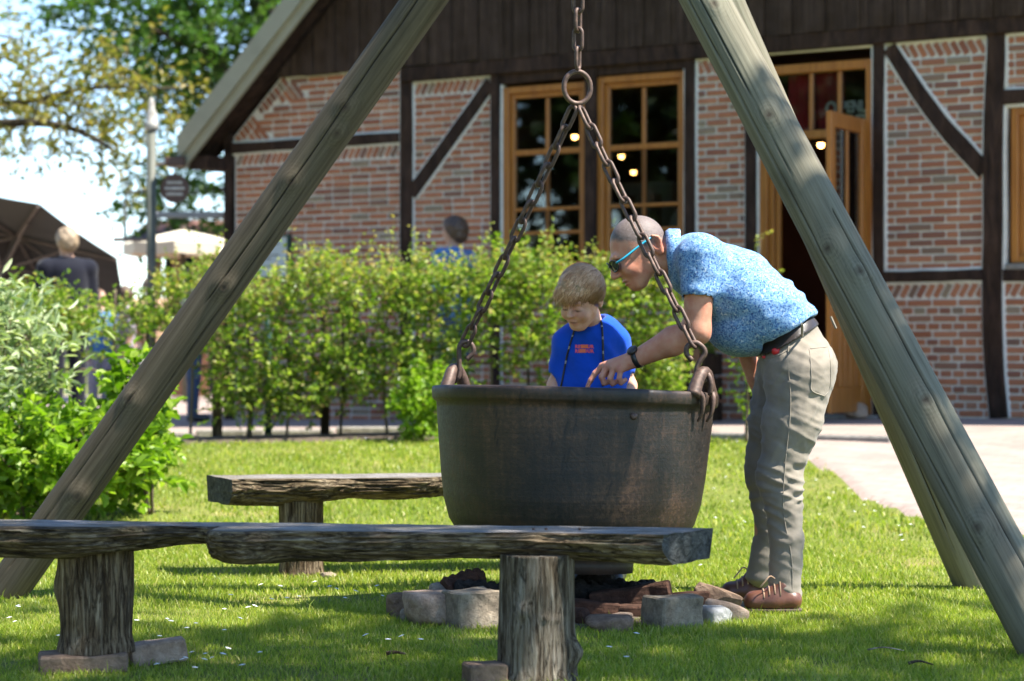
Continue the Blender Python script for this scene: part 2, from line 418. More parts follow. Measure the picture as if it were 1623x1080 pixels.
MT['shoot'] = leafmat('young hedge leaf', [(0, (0.2, 0.3, 0.05)), (0.5, (0.34, 0.39, 0.1)), (1, (0.48, 0.37, 0.13))], 0.45, 0.4)
MT['bush'] = leafmat('bright shrub leaf', [(0, (0.11, 0.215, 0.012)), (0.6, (0.21, 0.34, 0.028)), (1, (0.32, 0.42, 0.06))], 0.45, 0.38)
MT['silver'] = leafmat('silvery shrub leaf', [(0, (0.17, 0.25, 0.11)), (0.5, (0.35, 0.42, 0.24)), (1, (0.56, 0.6, 0.43))], 0.3, 0.4)
MT['darktree'] = leafmat('dark tree leaf', [(0, (0.03, 0.08, 0.012)), (0.6, (0.06, 0.14, 0.018)), (1, (0.1, 0.19, 0.03))], 0.42)
MT['deeptree'] = leafmat('deep green tree leaf', [(0, (0.012, 0.03, 0.008)), (1, (0.03, 0.06, 0.015))], 0.25)
MT['goldtree'] = leafmat('golden tree leaf', [(0, (0.13, 0.16, 0.03)), (0.5, (0.23, 0.22, 0.045)), (1, (0.34, 0.26, 0.07))], 0.45)
MT['twig'] = plain('twig', (0.13, 0.095, 0.06), 0.85)
MT['petal'] = plain('daisy petals', (0.8, 0.8, 0.76), 0.6, 0.03)

def skinmat(name, col, red):
    t = NT(name); v = t.coord(); n = t.noise(v, 35, 4)
    c = t.mix(t.ramp(n, [(0.35, (0, 0, 0)), (0.7, (.6,) * 3)]), col, red)
    c = t.mix(t.attr('blush'), c, red)
    c = t.mix(t.attr('hairy'), c, t.ramp(t.noise(v, 420, 2), [(0.38, (0.075, 0.062, 0.058)), (0.62, (0.23, 0.2, 0.19))]))
    c = t.mix(t.attr('dark'), c, (0.05, 0.02, 0.016))
    return t.done(c, 0.56, t.bump(t.noise(v, 230, 4), 0.45, 0.002, t.bump(t.noise(v, 55, 3), 0.25, 0.004)), Subsurface_Weight=0.12, Subsurface_Radius=(0.012, 0.005, 0.003), Subsurface_Scale=0.6, Specular_IOR_Level=0.3)
MT['skin_man'] = skinmat('skin', (0.64, 0.325, 0.215), (0.56, 0.175, 0.11))
MT['skin_boy'] = skinmat('fair skin', (0.72, 0.42, 0.285), (0.62, 0.24, 0.165))
MT['skin_far'] = plain('skin of passers-by', (0.5, 0.29, 0.2), 0.55, 0.1)

def cloth(name, col, vary=0.12, weave=900, rough=0.85):
    t = NT(name); v = t.coord(); n = t.noise(v, 10, 4)
    c = t.mix(1, t.ramp(n, [(0.3, (1 - vary,) * 3), (0.7, (1 + vary,) * 3)]), col, 'MULTIPLY')
    return t.done(c, rough, t.bump(t.noise(v, 40, 4), 0.25, 0.006), Sheen_Weight=0.15, Specular_IOR_Level=0.2)
def shirtmat():
    t = NT('blue floral shirt cloth'); v = t.coord()
    vo = t.n('TexVoronoi', {'Scale': 62.0, 'Randomness': 1.0}); t.t.links.new(v, vo.inputs['Vector'])
    n1 = t.noise(v, 135, 3, 0.6, 1.0); n2 = t.noise(v, 85, 3, 0.6, 0.8)
    c = t.ramp(n1, [(0.38, (0.035, 0.1, 0.31)), (0.47, (0.12, 0.27, 0.53)), (0.6, (0.27, 0.44, 0.65))])
    c = t.mix(t.ramp(n2, [(0.6, (0, 0, 0)), (0.64, (.8,) * 3)]), c, (0.55, 0.68, 0.8))
    c = t.mix(t.ramp(vo.outputs['Distance'], [(0.16, (1, 1, 1)), (0.22, (0, 0, 0))]), c, (0.05, 0.1, 0.26))
    return t.done(c, 0.8, t.bump(t.noise(v, 14, 4, 0.55, 0.6), 0.4, 0.012), Specular_IOR_Level=0.2, Sheen_Weight=0.1)
MT['shirt'] = shirtmat()
MT['trousers'] = cloth('grey beige twill', (0.25, 0.215, 0.17))
MT['tshirt'] = cloth('bright blue cotton', (0.005, 0.075, 0.55), 0.15)
MT['shorts'] = cloth('black shorts cloth', (0.02, 0.02, 0.024))
MT['leather_dark'] = plain('dark leather', (0.035, 0.026, 0.022), 0.35, 0.2)
MT['leather_brown'] = plain('brown leather', (0.13, 0.05, 0.028), 0.42, 0.2, 12)
MT['sole'] = plain('shoe sole', (0.08, 0.055, 0.04), 0.8)
MT['black'] = plain('black rubber', (0.018, 0.019, 0.021), 0.4, 0.1)
MT['cyan'] = plain('cyan plastic', (0.03, 0.4, 0.58), 0.35, 0.05)
MT['lens'] = plain('dark mirrored lens', (0.02, 0.03, 0.04), 0.08, 0.05, bump=0.0)
MT['red'] = plain('red plastic', (0.62, 0.03, 0.035), 0.4, 0.1)
MT['orange_print'] = plain('orange print', (0.95, 0.2, 0.09), 0.6, 0.05)
MT['pink_print'] = plain('coral print', (0.9, 0.12, 0.2), 0.6, 0.05)
MT['navy'] = cloth('navy cloth', (0.004, 0.005, 0.013))
MT['jeans'] = cloth('jeans', (0.05, 0.08, 0.14))
MT['blue_top'] = cloth('light blue cloth', (0.075, 0.19, 0.42))
MT['tan_cloth'] = cloth('tan cloth', (0.42, 0.27, 0.17))
MT['mauve_cloth'] = cloth('grey mauve cloth', (0.3, 0.27, 0.3))
MT['white_cloth'] = cloth('white cloth', (0.68, 0.67, 0.64))
def hairmat(name, a, b):
    t = NT(name); f = t.noise(t.coord('Object', (1, 1, 1)), 90, 4, 0.6, 1.5)
    return t.done(t.ramp(f, [(0.3, a), (0.7, b)]), 0.5, t.bump(f, 0.6, 0.006))
MT['hair_blond'] = hairmat('ash blond hair', (0.2, 0.105, 0.04), (0.62, 0.4, 0.18))
def strandmat(name, stops):
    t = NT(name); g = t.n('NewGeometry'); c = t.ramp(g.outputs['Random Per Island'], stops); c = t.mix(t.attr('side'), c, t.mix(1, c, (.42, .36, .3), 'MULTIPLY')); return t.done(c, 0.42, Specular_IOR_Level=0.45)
MT['strand_blond'] = strandmat('blond strands', [(0, (0.36, 0.165, 0.07)), (0.4, (0.6, 0.32, 0.15)), (0.8, (0.78, 0.47, 0.25)), (1, (0.88, 0.62, 0.38))])
MT['hair_grey'] = hairmat('grey blond hair', (0.18, 0.12, 0.07), (0.42, 0.32, 0.21))
MT['hair_brown'] = hairmat('brown hair', (0.045, 0.025, 0.014), (0.13, 0.075, 0.045))
MT['canvas_dark'] = cloth('dark brown canvas', (0.035, 0.028, 0.025), 0.1)
MT['canvas_cream'] = cloth('cream canvas', (0.72, 0.64, 0.5), 0.04)
MT['rib'] = plain('parasol rib', (0.13, 0.1, 0.08), 0.5, 0.1)
MT['pole'] = plain('grey green pole', (0.1, 0.105, 0.08), 0.6, 0.2)
MT['greymetal'] = plain('grey metal', (0.3, 0.31, 0.33), 0.5, 0.1)
MT['sign_brown'] = plain('brown sign', (0.075, 0.035, 0.025), 0.5, 0.1)
MT['roof'] = plain('roof tiles', (0.17, 0.075, 0.05), 0.85, 0.25)
MT['kiosk'] = plain('brown timber', (0.22, 0.1, 0.05), 0.7, 0.2)
MT['teal'] = plain('dark green post paint', (0.012, 0.055, 0.045), 0.5, 0.1)
MT['board_white'] = plain('notice sheet', (0.5, 0.56, 0.55), 0.5, 0.06)
# ------------------------------------------------------------------ ground
def sheet(name, xs, ys, mat, dz=0.0, mask=None, noise=0.0):
    X, Y = np.meshgrid(xs, ys); Z = G(X, Y) + dz
    if noise: Z = Z + noise * fbm(np.stack([X * .9, Y * .9, X * 0], -1), 3, 3)
    V = np.stack([X, Y, Z], -1).reshape(-1, 3); nx, ny = len(xs), len(ys)
    i, j = np.meshgrid(np.arange(nx - 1), np.arange(ny - 1)); a = (j * nx + i).ravel()
    Fc = np.stack([a, a + 1, a + nx + 1, a + nx], 1)
    if mask is not None:
        c = V[Fc].mean(1); Fc = Fc[mask(c[:, 0], c[:, 1])]
        used = np.unique(Fc); mp = np.full(len(V), -1); mp[used] = np.arange(len(used)); V = V[used]; Fc = mp[Fc]
    if mask is not None:                              # the rim dips into the soil
        E_ = np.sort(np.concatenate([Fc[:, [0, 1]], Fc[:, [1, 2]], Fc[:, [2, 3]], Fc[:, [3, 0]]]), 1); u_, c_ = np.unique(E_, axis=0, return_counts=True)
        V[np.unique(u_[c_ == 1]), 2] -= dz + .02
    o = bpy.data.objects.new(name, mesh(name, V, Fc, mat, True)); link(o); return tag(o, kind='structure')

gx = np.concatenate([[-900, -300, -100, -40, -20], np.arange(-12, 12.1, 0.25), [20, 40, 100, 300, 900]])
gy = np.concatenate([[-300, -60, -15, -5], np.arange(-2, 26.1, 0.25), [30, 40, 60, 120, 300, 1200]])
sheet('lawn', gx, gy, MT['lawn'], noise=0.012)

# house frame: wall plane through A, x' along the wall to the right, y' into the house
TH = math.radians(34.8)
WE, WN = np.array([math.cos(TH), -math.sin(TH)]), np.array([math.sin(TH), math.cos(TH)])
WA = np.array([(1500 - CX) / F * 19.0, 19.0])
def walls(X, Y):  # world -> wall coordinates
    dx, dy = X - WA[0], Y - WA[1]
    return dx * WE[0] + dy * WE[1], dx * WN[0] + dy * WN[1]
def W(px, py=HY, off=0.0):
    dx = (px - CX) / F; t = (WN @ WA - off) / (WN[0] * dx + WN[1])
    s = (dx * t - WA[0]) * WE[0] + (t - WA[1]) * WE[1]
    return s, CZ - (py - HY) / F * t
def Ww(s, d, z):  # wall coordinates -> world
    return np.array([WA[0] + s * WE[0] + d * WN[0], WA[1] + s * WE[1] + d * WN[1], z])

# edge of the paved yard, from the photograph's ground points
edge = np.array([GP(*p)[:2] for p in ((1700, 862), (1623, 850), (1520, 838), (1430, 818), (1360, 790), (1310, 752), (1275, 712), (1200, 700), (1130, 696))])
def in_path(X, Y):
    s, d = walls(X, Y)
    o = np.argsort(edge[:, 0]); ye = np.interp(X, edge[o, 0], edge[o, 1])
    ye = np.where(X > edge[0, 0], edge[0, 1] - 0.12 * (X - edge[0, 0]), ye)
    ye = np.where(X < edge[-1, 0], 19.2 + 0 * X, ye)
    return (Y + 0.05 * fbm(np.stack([X * 3, Y * 3, X * 0], -1), 2, 5) > ye) & (X < 11)
fx = np.arange(-11, 11.1, 0.07); fy = np.concatenate([np.arange(11.5, 20, 0.05), np.arange(20, 40.1, .25)])
sheet('paved_yard', fx, fy, MT['path'], 0.02, in_path)
def in_bed(X, Y):
    return (np.abs(Y - 18.2 - 0.05 * X) < 0.55 + 0.1 * vnoise(np.stack([X * 2, Y * 2, X * 0], -1), 4)) & (X < 1.35) & (X > -6.5)
sheet('planting_bed', np.arange(-7, 2, 0.1), np.arange(17, 19.6, 0.1), MT['soil'], 0.02, in_bed)

def kerb_run(name, pts, w=0.14, h=0.09, step=0.55):
    e = bpy.data.objects.new(name, None); link(e); tag(e, kind='structure'); k = 0
    for a, b in zip(pts[:-1], pts[1:]):
        a, b = np.array(a, float), np.array(b, float); L = np.linalg.norm(b - a); n = max(1, round(L / step)); u = (b - a) / L; p = np.array([-u[1], u[0]])
        for i in range(n):
            c = a + u * L * (i + .5) / n; hl = L / n / 2 - 0.008
            v, f = bevbox(-hl, hl, -w / 2, w / 2, -0.1, h + random.uniform(-.012, .012), 0.012)
            v = np.stack([c[0] + v[:, 0] * u[0] + v[:, 1] * p[0], c[1] + v[:, 0] * u[1] + v[:, 1] * p[1], v[:, 2] + float(G(*c))], 1)
            local('kerb_stone', (v, f), MT['kerb'], e)
kerb_run('kerb', [(-6.5, 18.95), (-2.5, 19.1), (1.35, 19.25)], .14, .05)
ke = [tuple(GP(*p)[:2]) for p in ((1133, 694), (1200, 697), (1290, 700), (1420, 705))]
kerb_run('kerb', ke, 0.16, 0.05, 0.5)

# ------------------------------------------------------------------ the house
house = thing('timber_framed_house', (WA[0], WA[1], 0), 'brick and dark timber framed farmhouse with orange window frames', 'house', rotz=-TH)
Z0 = 0.12
def hp(name, vf, mat, parent=None, smooth=False, loc=None):
    o = bpy.data.objects.new(name, mesh(name, vf[0], vf[1], mat, smooth))
    if loc is not None: o.location = loc
    return link(o, parent or house)

def timber(name, pts, w, d0=-0.035, d1=0.12, seed=0, wob=0.006, fil=0.022, n=14, mat='timber', parent=None):
    """hewn timber: a wavy prism following pts (s, z) in the wall plane, with a mortar fillet behind it"""
    P = spline(np.array(pts, float), n) if len(pts) > 2 else np.linspace(pts[0], pts[1], n)
    T = np.gradient(P, axis=0); T /= np.linalg.norm(T, axis=1)[:, None]; N = np.stack([-T[:, 1], T[:, 0]], 1)
    ww = np.interp(np.linspace(0, 1, n), np.linspace(0, 1, len(np.atleast_1d(w))), np.atleast_1d(w)) / 2
    def prism(hw, a, b, k):
        j1 = wob * fbm(np.stack([np.linspace(0, 5, n), np.full(n, seed + k), np.zeros(n)], 1), 2, seed); j2 = wob * fbm(np.stack([np.linspace(0, 5, n), np.full(n, seed + 9 + k), np.zeros(n)], 1), 2, seed)
        A, B = P + N * (hw + j1)[:, None], P - N * (hw + j2)[:, None]; c = 0.008
        rows = [(A - N * c, a), (A, a + c), (A, b), (B, b), (B, a + c), (B + N * c, a)]
        V = np.concatenate([np.stack([r[:, 0], np.full(n, d), r[:, 1]], 1) for r, d in rows]); m = 6
        Fc = [[q * n + i, q * n + i + 1, ((q + 1) % m) * n + i + 1, ((q + 1) % m) * n + i] for q in range(m) for i in range(n - 1)]
        Fc += [[q * n for q in range(m)], [q * n + n - 1 for q in range(m)][::-1]]
        return V, Fc
    o = hp(name, prism(ww, d0, d1, 0), MT[mat], parent)
    if fil: hp('mortar_fillet', prism(ww + fil, -0.013, 0.05, 3), MT['fillet'], o)
    return o

def sx(px): return W(px)[0]
zB0, zB1 = 3.42, 3.545          # wall plate beam
S_L, S_R = -7.53, 4.5           # corners of the gable wall
# posts
timber('post', [(sx(364), Z0), (sx(364), 3.05)], 0.10, seed=1, fil=0.0)
timber('post', [(sx(645), Z0), (sx(645.5), 1.9), (sx(646), 3.54)], 0.135, seed=2)
timber('post', [(sx(787), Z0), (sx(787), 3.42)], 0.10, seed=3)
timber('post', [(sx(938), Z0), (sx(938), 3.42)], 0.115, seed=4, fil=0)
timber('post', [(sx(1095), Z0), (sx(1095), 3.42)], 0.10, seed=5)
timber('post', [(sx(1192), Z0), (sx(1192), 3.42)], 0.105, seed=6)
timber('post', [(sx(1394), 0.3), (sx(1394), 3.42)], 0.095, seed=7)
timber('post', [(W(1585)[0], 0.44), (W(1577)[0], 0.9), (W(1574)[0], 1.4), (W(1576)[0], 1.9), (W(1575)[0], 2.5), (W(1577)[0], 2.85), (W(1580)[0], 3.2), (W(1580)[0], 3.55)], (0.15, 0.16, 0.155, 0.15), seed=8, n=30)
for i, s in enumerate((1.6, 2.9, 4.43)): timber('post', [(s, Z0), (s, 3.42)], 0.13, seed=20 + i)
# beams
timber('beam', [(sx(640), 3.475), (sx(1000), 3.48), (S_R, 3.485)], 0.135, d0=-0.06, seed=9, n=40, fil=0.018)
timber('beam', [(S_L + .05, W(370, 236)[1]), (sx(634), W(634, 218)[1])], 0.095, seed=10)
timber('beam', [(sx(1402), 1.55), (sx(1562), 1.555)], 0.085, seed=11)
timber('beam', [(sx(1592), 1.545), (1.54, 1.55)], 0.09, seed=12)
timber('beam', [(sx(1592), 2.925), (1.54, 2.925)], 0.115, seed=13)
timber('beam', [(sx(1103), 1.5), (sx(1183), 1.5)], 0.09, seed=14)
timber('beam', [(sx(657), 1.5), (sx(778), 1.5)], 0.09, seed=15)
timber('beam', [(sx(795), 1.54), (sx(1090), 1.54)], 0.1, seed=16, fil=0)
# braces
timber('brace', [W(779, 132), W(654, 308)], 0.125, d0=-0.028, seed=17)
timber('brace', [W(1411, 76), W(1454, 142), W(1503, 207), W(1562, 272)], (0.12, 0.13, 0.135), d0=-0.028, seed=18, n=18)

# brick infill: panels of mortar with every brick proud of its joints
all_bricks = []      # (size on the picture, panel, s, z, length, angle)
CO, ST, JT = 0.062, 0.217, 0.017
def inpoly(p, poly):
    x, z = p; r = False; n = len(poly)
    for i in range(n):
        (x1, z1), (x2, z2) = poly[i], poly[(i + 1) % n]
        if (z1 > z) != (z2 > z) and x < (x2 - x1) * (z - z1) / (z2 - z1) + x1: r = not r
    return r
def panel(s0, s1, z0, z1, bond='stretcher', soldier=0, poly=None, diag=None, d=0.0):
    pts = poly or [(s0, z0), (s1, z0), (s1, z1), (s0, z1)]; n = len(pts)
    V = [(s, d + 0.006, z) for s, z in pts] + [(s, d + 0.14, z) for s, z in pts]
    Fc = [list(range(n)), [n + i for i in range(n)][::-1]] + [[i, n + i, n + (i + 1) % n, (i + 1) % n] for i in range(n)]
    o = hp('brick_panel', (V, Fc), MT['mortar'])
    bl = []; top = z1 - 0.025
    if soldier:
        h = 0.115; a = math.radians(60) * soldier; L = h / math.sin(math.radians(60)) - 0.02; s = s0 + 0.06
        while s < s1 - 0.02:
            bl.append((s, top - h / 2, L, a)); s += 0.072
        top -= h + 0.008
    k = 0; z = top - CO / 2
    while z > z0 + 0.01:
        s = s0 + 0.018; unit = ST
        if bond == 'cross' and k % 2: unit = ST / 2
        first = unit * (0.5 if k % 2 == 0 else 1.0) if bond == 'stretcher' else unit * (1.0 if k % 2 == 0 else 1.5)
        first *= random.uniform(0.92, 1.0)
        while s < s1 - 0.03:
            L = min(first if first else unit, s1 - 0.012 - s); first = None
            if bond == 'stretcher' and random.random() < 0.04: L = min(unit / 2, L)
            if L > 0.035: bl.append((s + L / 2, z, L - JT, 0.0))
            s += L
        z -= CO; k += 1
    for s, z, L, a in bl:
        if poly:
            c, sn = math.cos(a) * L / 2, math.sin(a) * L / 2
            if not (inpoly((s - c, z - sn - 0.025), poly) and inpoly((s + c, z + sn + 0.025), poly) and inpoly((s - c, z + 0.025), poly) and inpoly((s + c, z - 0.025), poly)):
                continue
        if diag and inpoly((s, z), diag): continue
        all_bricks.append((float(Ww(s, 0, z)[1]), o, s, z, L, a))
    if diag:
        a = math.radians(-48); ca, sa = math.cos(a), math.sin(a)
        for i in range(-30, 60):
            for j in range(-10, 12):
                cx_, cz_ = diag[0][0] + i * 0.064 * -sa + j * ST * ca, diag[0][1] + i * 0.064 * ca + j * ST * sa
                tt_ = [t for t in np.arange(-.1, .101, .01) if inpoly((cx_ + t * ca, cz_ + t * sa), diag) and inpoly((cx_ + t * ca, cz_ + t * sa + .02), pts) and inpoly((cx_ + t * ca, cz_ + t * sa - .02), pts)]
                if len(tt_) > 5:
                    tm = (tt_[0] + tt_[-1]) / 2; all_bricks.append((float(Ww(cx_, 0, cz_)[1]), o, cx_ + tm * ca, cz_ + tm * sa, tt_[-1] - tt_[0] + .003, a))
    return o
SL = 0.9125                                           # pitch of the gable
def barge_z(s, off=0.0): return 2.842 + off + SL * (s + 7.748)
p1l, p1r = sx(372), sx(635)
zt = W(500, 226)[1]
panel(p1l, p1r + .02, Z0 + 0.1, zt - 0.04, soldier=1)
bz = lambda s: barge_z(s, -0.13)
tri = [(S_L + .05, zt + .03), (p1r + .02, zt + .03), (p1r + .02, 3.56), (-7.748 + (3.56 - 2.712) / SL, 3.56), (S_L + .05, bz(S_L + .05))]
dg = [(S_L + .05, zt + .03), (S_L + .62, zt + .03), (S_L + .36, zt + .27), (S_L + .72, zt + .40), (S_L + 1.0, zt + .42), (S_L + .86, 3.56), (S_L + .3, 3.56), (S_L, 3.2)]
panel(S_L + .05, p1r + .02, zt + 0.03, 3.56, poly=tri, diag=dg)
p2l, p2r = sx(657) - .02, sx(779) + .02
panel(p2l, p2r, 1.53, 3.42, soldier=1); panel(p2l, p2r, Z0 + 0.1, 1.47, soldier=1)
p3l, p3r = sx(1102) - .02, sx(1184) + .02
panel(p3l, p3r, 1.53, 3.42, soldier=-1); panel(p3l, p3r, Z0 + 0.1, 1.47, soldier=1)
p4l, p4r = sx(1401) - .02, sx(1564) + .03
panel(p4l, p4r, 1.58, 3.42, soldier=-1); panel(p4l, p4r, 0.36, 1.52, bond='cross', soldier=1)
p5l, p5r = sx(1590) - .03, 1.55
panel(p5l, p5r, 2.97, 3.42); panel(p5l, p5r, 0.36, 1.52, bond='cross', soldier=1)
panel(1.65, 2.85, 0.36, 3.42, soldier=1); panel(2.95, 4.4, 0.36, 3.42, soldier=1)
panel(sx(795) - .02, sx(1089) + .02, Z0 + 0.1, 1.5, soldier=1)   # below the windows

bm_v, bm_f = bevbox(-0.5, 0.5, -0.5, 0.5, -0.5, 0.5, 0.06)
BR = mesh('brick', bm_v * np.array([1, 1, 1]), bm_f, MT['brick'])
# bricks the photo shows largest: the nearest ones of the panels in view
vis = [b for b in all_bricks if b[2] < 0.75 and b[3] > 0.5 and not (b[2] < -0.7 and b[3] < 1.45)]
vis.sort(key=lambda b: b[0]); single = set(id(b) for b in vis[:300]); rest = {}
for b in all_bricks:
    _, pn, s, z, L, a = b
    dp = random.uniform(-0.004, 0.003); hh = 0.0455 + random.uniform(-.003, .003); tw = a + random.uniform(-.012, .012)
    if id(b) in single:
        o = bpy.data.objects.new('brick', BR); o.scale = (L, 0.06, hh); o.location = (s, 0.026 + dp, z); o.rotation_euler = (0, -tw, 0); link(o, pn)
    else:
        v = bm_v * np.array([L, 0.06, hh]); c, sn = math.cos(tw), math.sin(tw)
        v = np.stack([s + v[:, 0] * c - v[:, 2] * sn, 0.026 + dp + v[:, 1], z + v[:, 0] * sn + v[:, 2] * c], 1)
        rest.setdefault(pn, []).append((v, bm_f))
for pn, l in rest.items():
    o = hp('bricks', join(*l), MT['brick'], pn); o['kind'] = 'stuff'

# plinth
hp('plinth', box(S_L + .02, sx(1200), -0.015, 0.14, 0.0, Z0 + 0.16), MT['plinth'])
hp('plinth', box(sx(1390), S_R, -0.015, 0.14, 0.0, 0.43), MT['plinth'])

# windows: frame, sash bars, panes
def window(s0, s1, z0, z1, cols, rails, name='window', d=0.03):
    w = bpy.data.objects.new(name, None); w.location = (s0, d, z0); link(w, house)
    W_, H_ = s1 - s0, z1 - z0; f = 0.06
    def b(nm, *a, m='varnish', bev=0.006): return local(nm, bevbox(*a, bev), MT[m], w)
    b('frame', 0, f, -0.03, 0.09, 0, H_); b('frame', W_ - f, W_, -0.03, 0.09, 0, H_)
    b('frame', f, W_ - f, -0.03, 0.09, H_ - f, H_); b('frame', f, W_ - f, -0.03, 0.09, 0, f)
    g = 0.045                                                          # inner sash
    b('sash', f, f + g, 0.0, 0.06, f, H_ - f); b('sash', W_ - f - g, W_ - f, 0.0, 0.06, f, H_ - f)
    b('sash', f + g, W_ - f - g, 0.0, 0.06, H_ - f - g, H_ - f); b('sash', f + g, W_ - f - g, 0.0, 0.06, f, f + g)
    x0, x1 = f + g, W_ - f - g; zs = [f + g] + [r[0] - z0 for r in rails] + [H_ - f - g]
    for r, th in rails: b('glazing_bar', x0, x1, 0.004, 0.05, r - z0 - th / 2, r - z0 + th / 2)
    for k in range(1, cols):
        x = x0 + (x1 - x0) * k / cols
        for za, zb in zip(zs[:-1], zs[1:]): b('glazing_bar', x - 0.018, x + 0.018, 0.006, 0.048, za + 0.01, zb - 0.01)
    for k in range(cols):
        xa, xb = x0 + (x1 - x0) * k / cols, x0 + (x1 - x0) * (k + 1) / cols
        for za, zb in zip(zs[:-1], zs[1:]): local('pane', box(xa, xb, 0.026, 0.031, za, zb), MT['glass'], w)
    b('window_sill', -0.03, W_ + 0.03, -0.07, 0.08, -0.05, -0.004, m='kerb')
    return w
zw1, zw0 = 3.325, 1.64
window(sx(797), sx(931), zw0, zw1 - .03, 2, [(W(860, 240)[1], .05), (W(860, 331)[1], .03), (2.0, .03)])
window(sx(946), sx(1088), zw0, zw1, 2, [(W(1010, 232)[1], .05), (W(1010, 325)[1], .03), (2.0, .03)])
window(sx(1602), 1.5, zw0, 2.84, 3, [(2.3, .04)])
timber('lintel', [(sx(795), 3.375), (sx(1090), 3.385)], 0.1, d0=-0.02, seed=30, fil=0)

# doorway with transom light and the opened leaf
dl, dr = sx(1204), sx(1386); zd = 0.45; zdt = 3.305
door = bpy.data.objects.new('doorway', None); door.location = (dl, 0.02, zd); link(door, house)
DW, DH = dr - dl, zdt - zd; f = 0.075
def db(nm, *a, m='varnish', p=None, bev=0.006): return local(nm, bevbox(*a, bev), MT[m], p or door)
ztr = W(1290, 213)[1] - zd
db('door_frame', 0, f, -0.03, 0.1, 0, DH); db('door_frame', DW - f, DW, -0.03, 0.1, 0, DH); db('door_frame', f, DW - f, -0.03, 0.1, DH - f, DH)
db('transom_rail', f, DW - f, -0.01, 0.08, ztr - 0.035, ztr + 0.035)
db('glazing_post', f, f + .05, 0.0, 0.06, 0.02, ztr - .035); db('glazing_post', f + .06, f + .1, 0.01, 0.05, 0.02, ztr - .035)
for k, x in enumerate((1283, 1328)): db('glazing_bar', sx(x) - dl - .017, sx(x) - dl + .017, 0.0, 0.05, ztr + .035, DH - f)
xs_ = [f, sx(1283) - dl, sx(1328) - dl, DW - f]
for a, b in zip(xs_[:-1], xs_[1:]): local('pane', box(a, b, 0.022, 0.027, ztr + .035, DH - f), MT['glass'], door)
db('threshold', -0.05, DW + .05, -0.12, 0.1, -0.08, 0.0, m='kerb')
# opened leaf, hinged on the right jamb
leaf = bpy.data.objects.new('door_leaf', None); leaf.location = (dr - .08, -0.035, zd + .03); leaf.rotation_euler = (0, 0, math.radians(-82)); link(leaf, house)
LW, LH = 0.84, ztr + 0.06
def lb(nm, *a, m='varnish', bev=0.005): return local(nm, bevbox(*a, bev), MT[m], leaf)
lb('stile', 0, .1, -.02, .025, 0, LH); lb('stile', LW - .1, LW, -.02, .025, 0, LH)
lb('rail', .1, LW - .1, -.019, .024, LH - .12, LH); lb('rail', .1, LW - .1, -.019, .024, 0, .2); lb('rail', .1, LW - .1, -.019, .024, .88, 1.0)
for k_ in range(5): lb('door_plank', .101 + k_ * (LW - .2) / 5, .097 + (k_ + 1) * (LW - .2) / 5, -.008, .013, .2, .88, bev=.006)
lb('glazing_bar', LW / 2 - .018, LW / 2 + .018, -.012, .016, 1.0, LH - .12)
for z in (1.36, ): lb('glazing_bar', .1, LW - .1, -.011, .015, z - .018, z + .018)
local('pane', box(.1, LW - .1, -0.002, 0.002, 1.0, LH - .12), MT['glass'], leaf)
local('door_handle', tube(spline([(LW - .05, .02, 1.02), (LW - .05, .07, 1.02), (LW - .13, .075, 1.02)], 8), .009, 8), MT['rust'], leaf, True)

# gable boards
ztop = barge_z(-1.5) - .12
hp('gable_backing', ([(-7.748 + (3.55 - 2.69) / SL, .03, 3.551), (4.748 - (3.55 - 2.69) / SL, .03, 3.551), (-1.5, .03, ztop - .03),
                      (-7.748 + (3.55 - 2.69) / SL, .12, 3.551), (4.748 - (3.55 - 2.69) / SL, .12, 3.551), (-1.5, .12, ztop - .03)], [[0, 1, 2], [3, 5, 4], [0, 3, 4, 1], [1, 4, 5, 2], [2, 5, 3, 0]]), MT['board'])
s = -7.748 + (3.55 - 2.712) / SL + .01; k = 0
while s < 4.3:
    w = random.uniform(0.12, 0.165); e = s + w - .005
    def tz(q): return (2.712 + SL * (min(q, -3.0 - q) + 7.748))
    z0_ = 3.548 + random.uniform(-.008, .004); za, zb = max(tz(s), z0_ + .01), max(tz(e), z0_ + .01); dd = -0.075 + (k % 2) * 0.012 + random.uniform(-.002, .002)
    hp('gable_board', ([(s, dd, z0_), (e, dd, z0_), (e, dd, zb), (s, dd, za), (s, dd + .09, z0_), (e, dd + .09, z0_), (e, dd + .09, zb), (s, dd + .09, za)],
                       [[0, 1, 2, 3], [7, 6, 5, 4], [0, 4, 5, 1], [1, 5, 6, 2], [2, 6, 7, 3], [3, 7, 4, 0]]), MT['board'])
    s += w; k += 1
# barge boards, soffit, roof
def slope_board(name, lo, hi, d0, d1, mat, side=1, s_end=-1.5, s0=-7.78):
    S = np.array([s0, s_end]); V = []
    for d in (d0, d1):
        for q, off in ((S[0], lo), (S[1], lo), (S[1], hi), (S[0], hi)):
            V.append((q if side > 0 else -3.0 - q, d, barge_z(q, off)))
    Fc = [[0, 1, 2, 3], [7, 6, 5, 4], [0, 4, 5, 1], [1, 5, 6, 2], [2, 6, 7, 3], [3, 7, 4, 0]]
    return hp(name, (V, Fc if side > 0 else [q[::-1] for q in Fc]), MT[mat])
for sd in (1, -1):
    slope_board('barge_board', -0.03, 0.20, -0.40, -0.36, 'barge', sd)
    slope_board('barge_board', -0.15, 0.05, -0.36, -0.325, 'barge', sd, s0=-7.74)
    slope_board('soffit', -0.05, -0.02, -0.325, 0.1, 'timber', sd)
    slope_board('roof_slope', 0.13, 0.205, -0.355, 9.0, 'roof', sd, s0=-7.8)
hp('eaves_board', box(-7.72, S_L + .05, -0.30, 9.0, 2.70, 2.82), MT['timber'])
hp('side_wall', box(S_L, S_L + .12, .15, 9, 0, 2.95), MT['brick'])
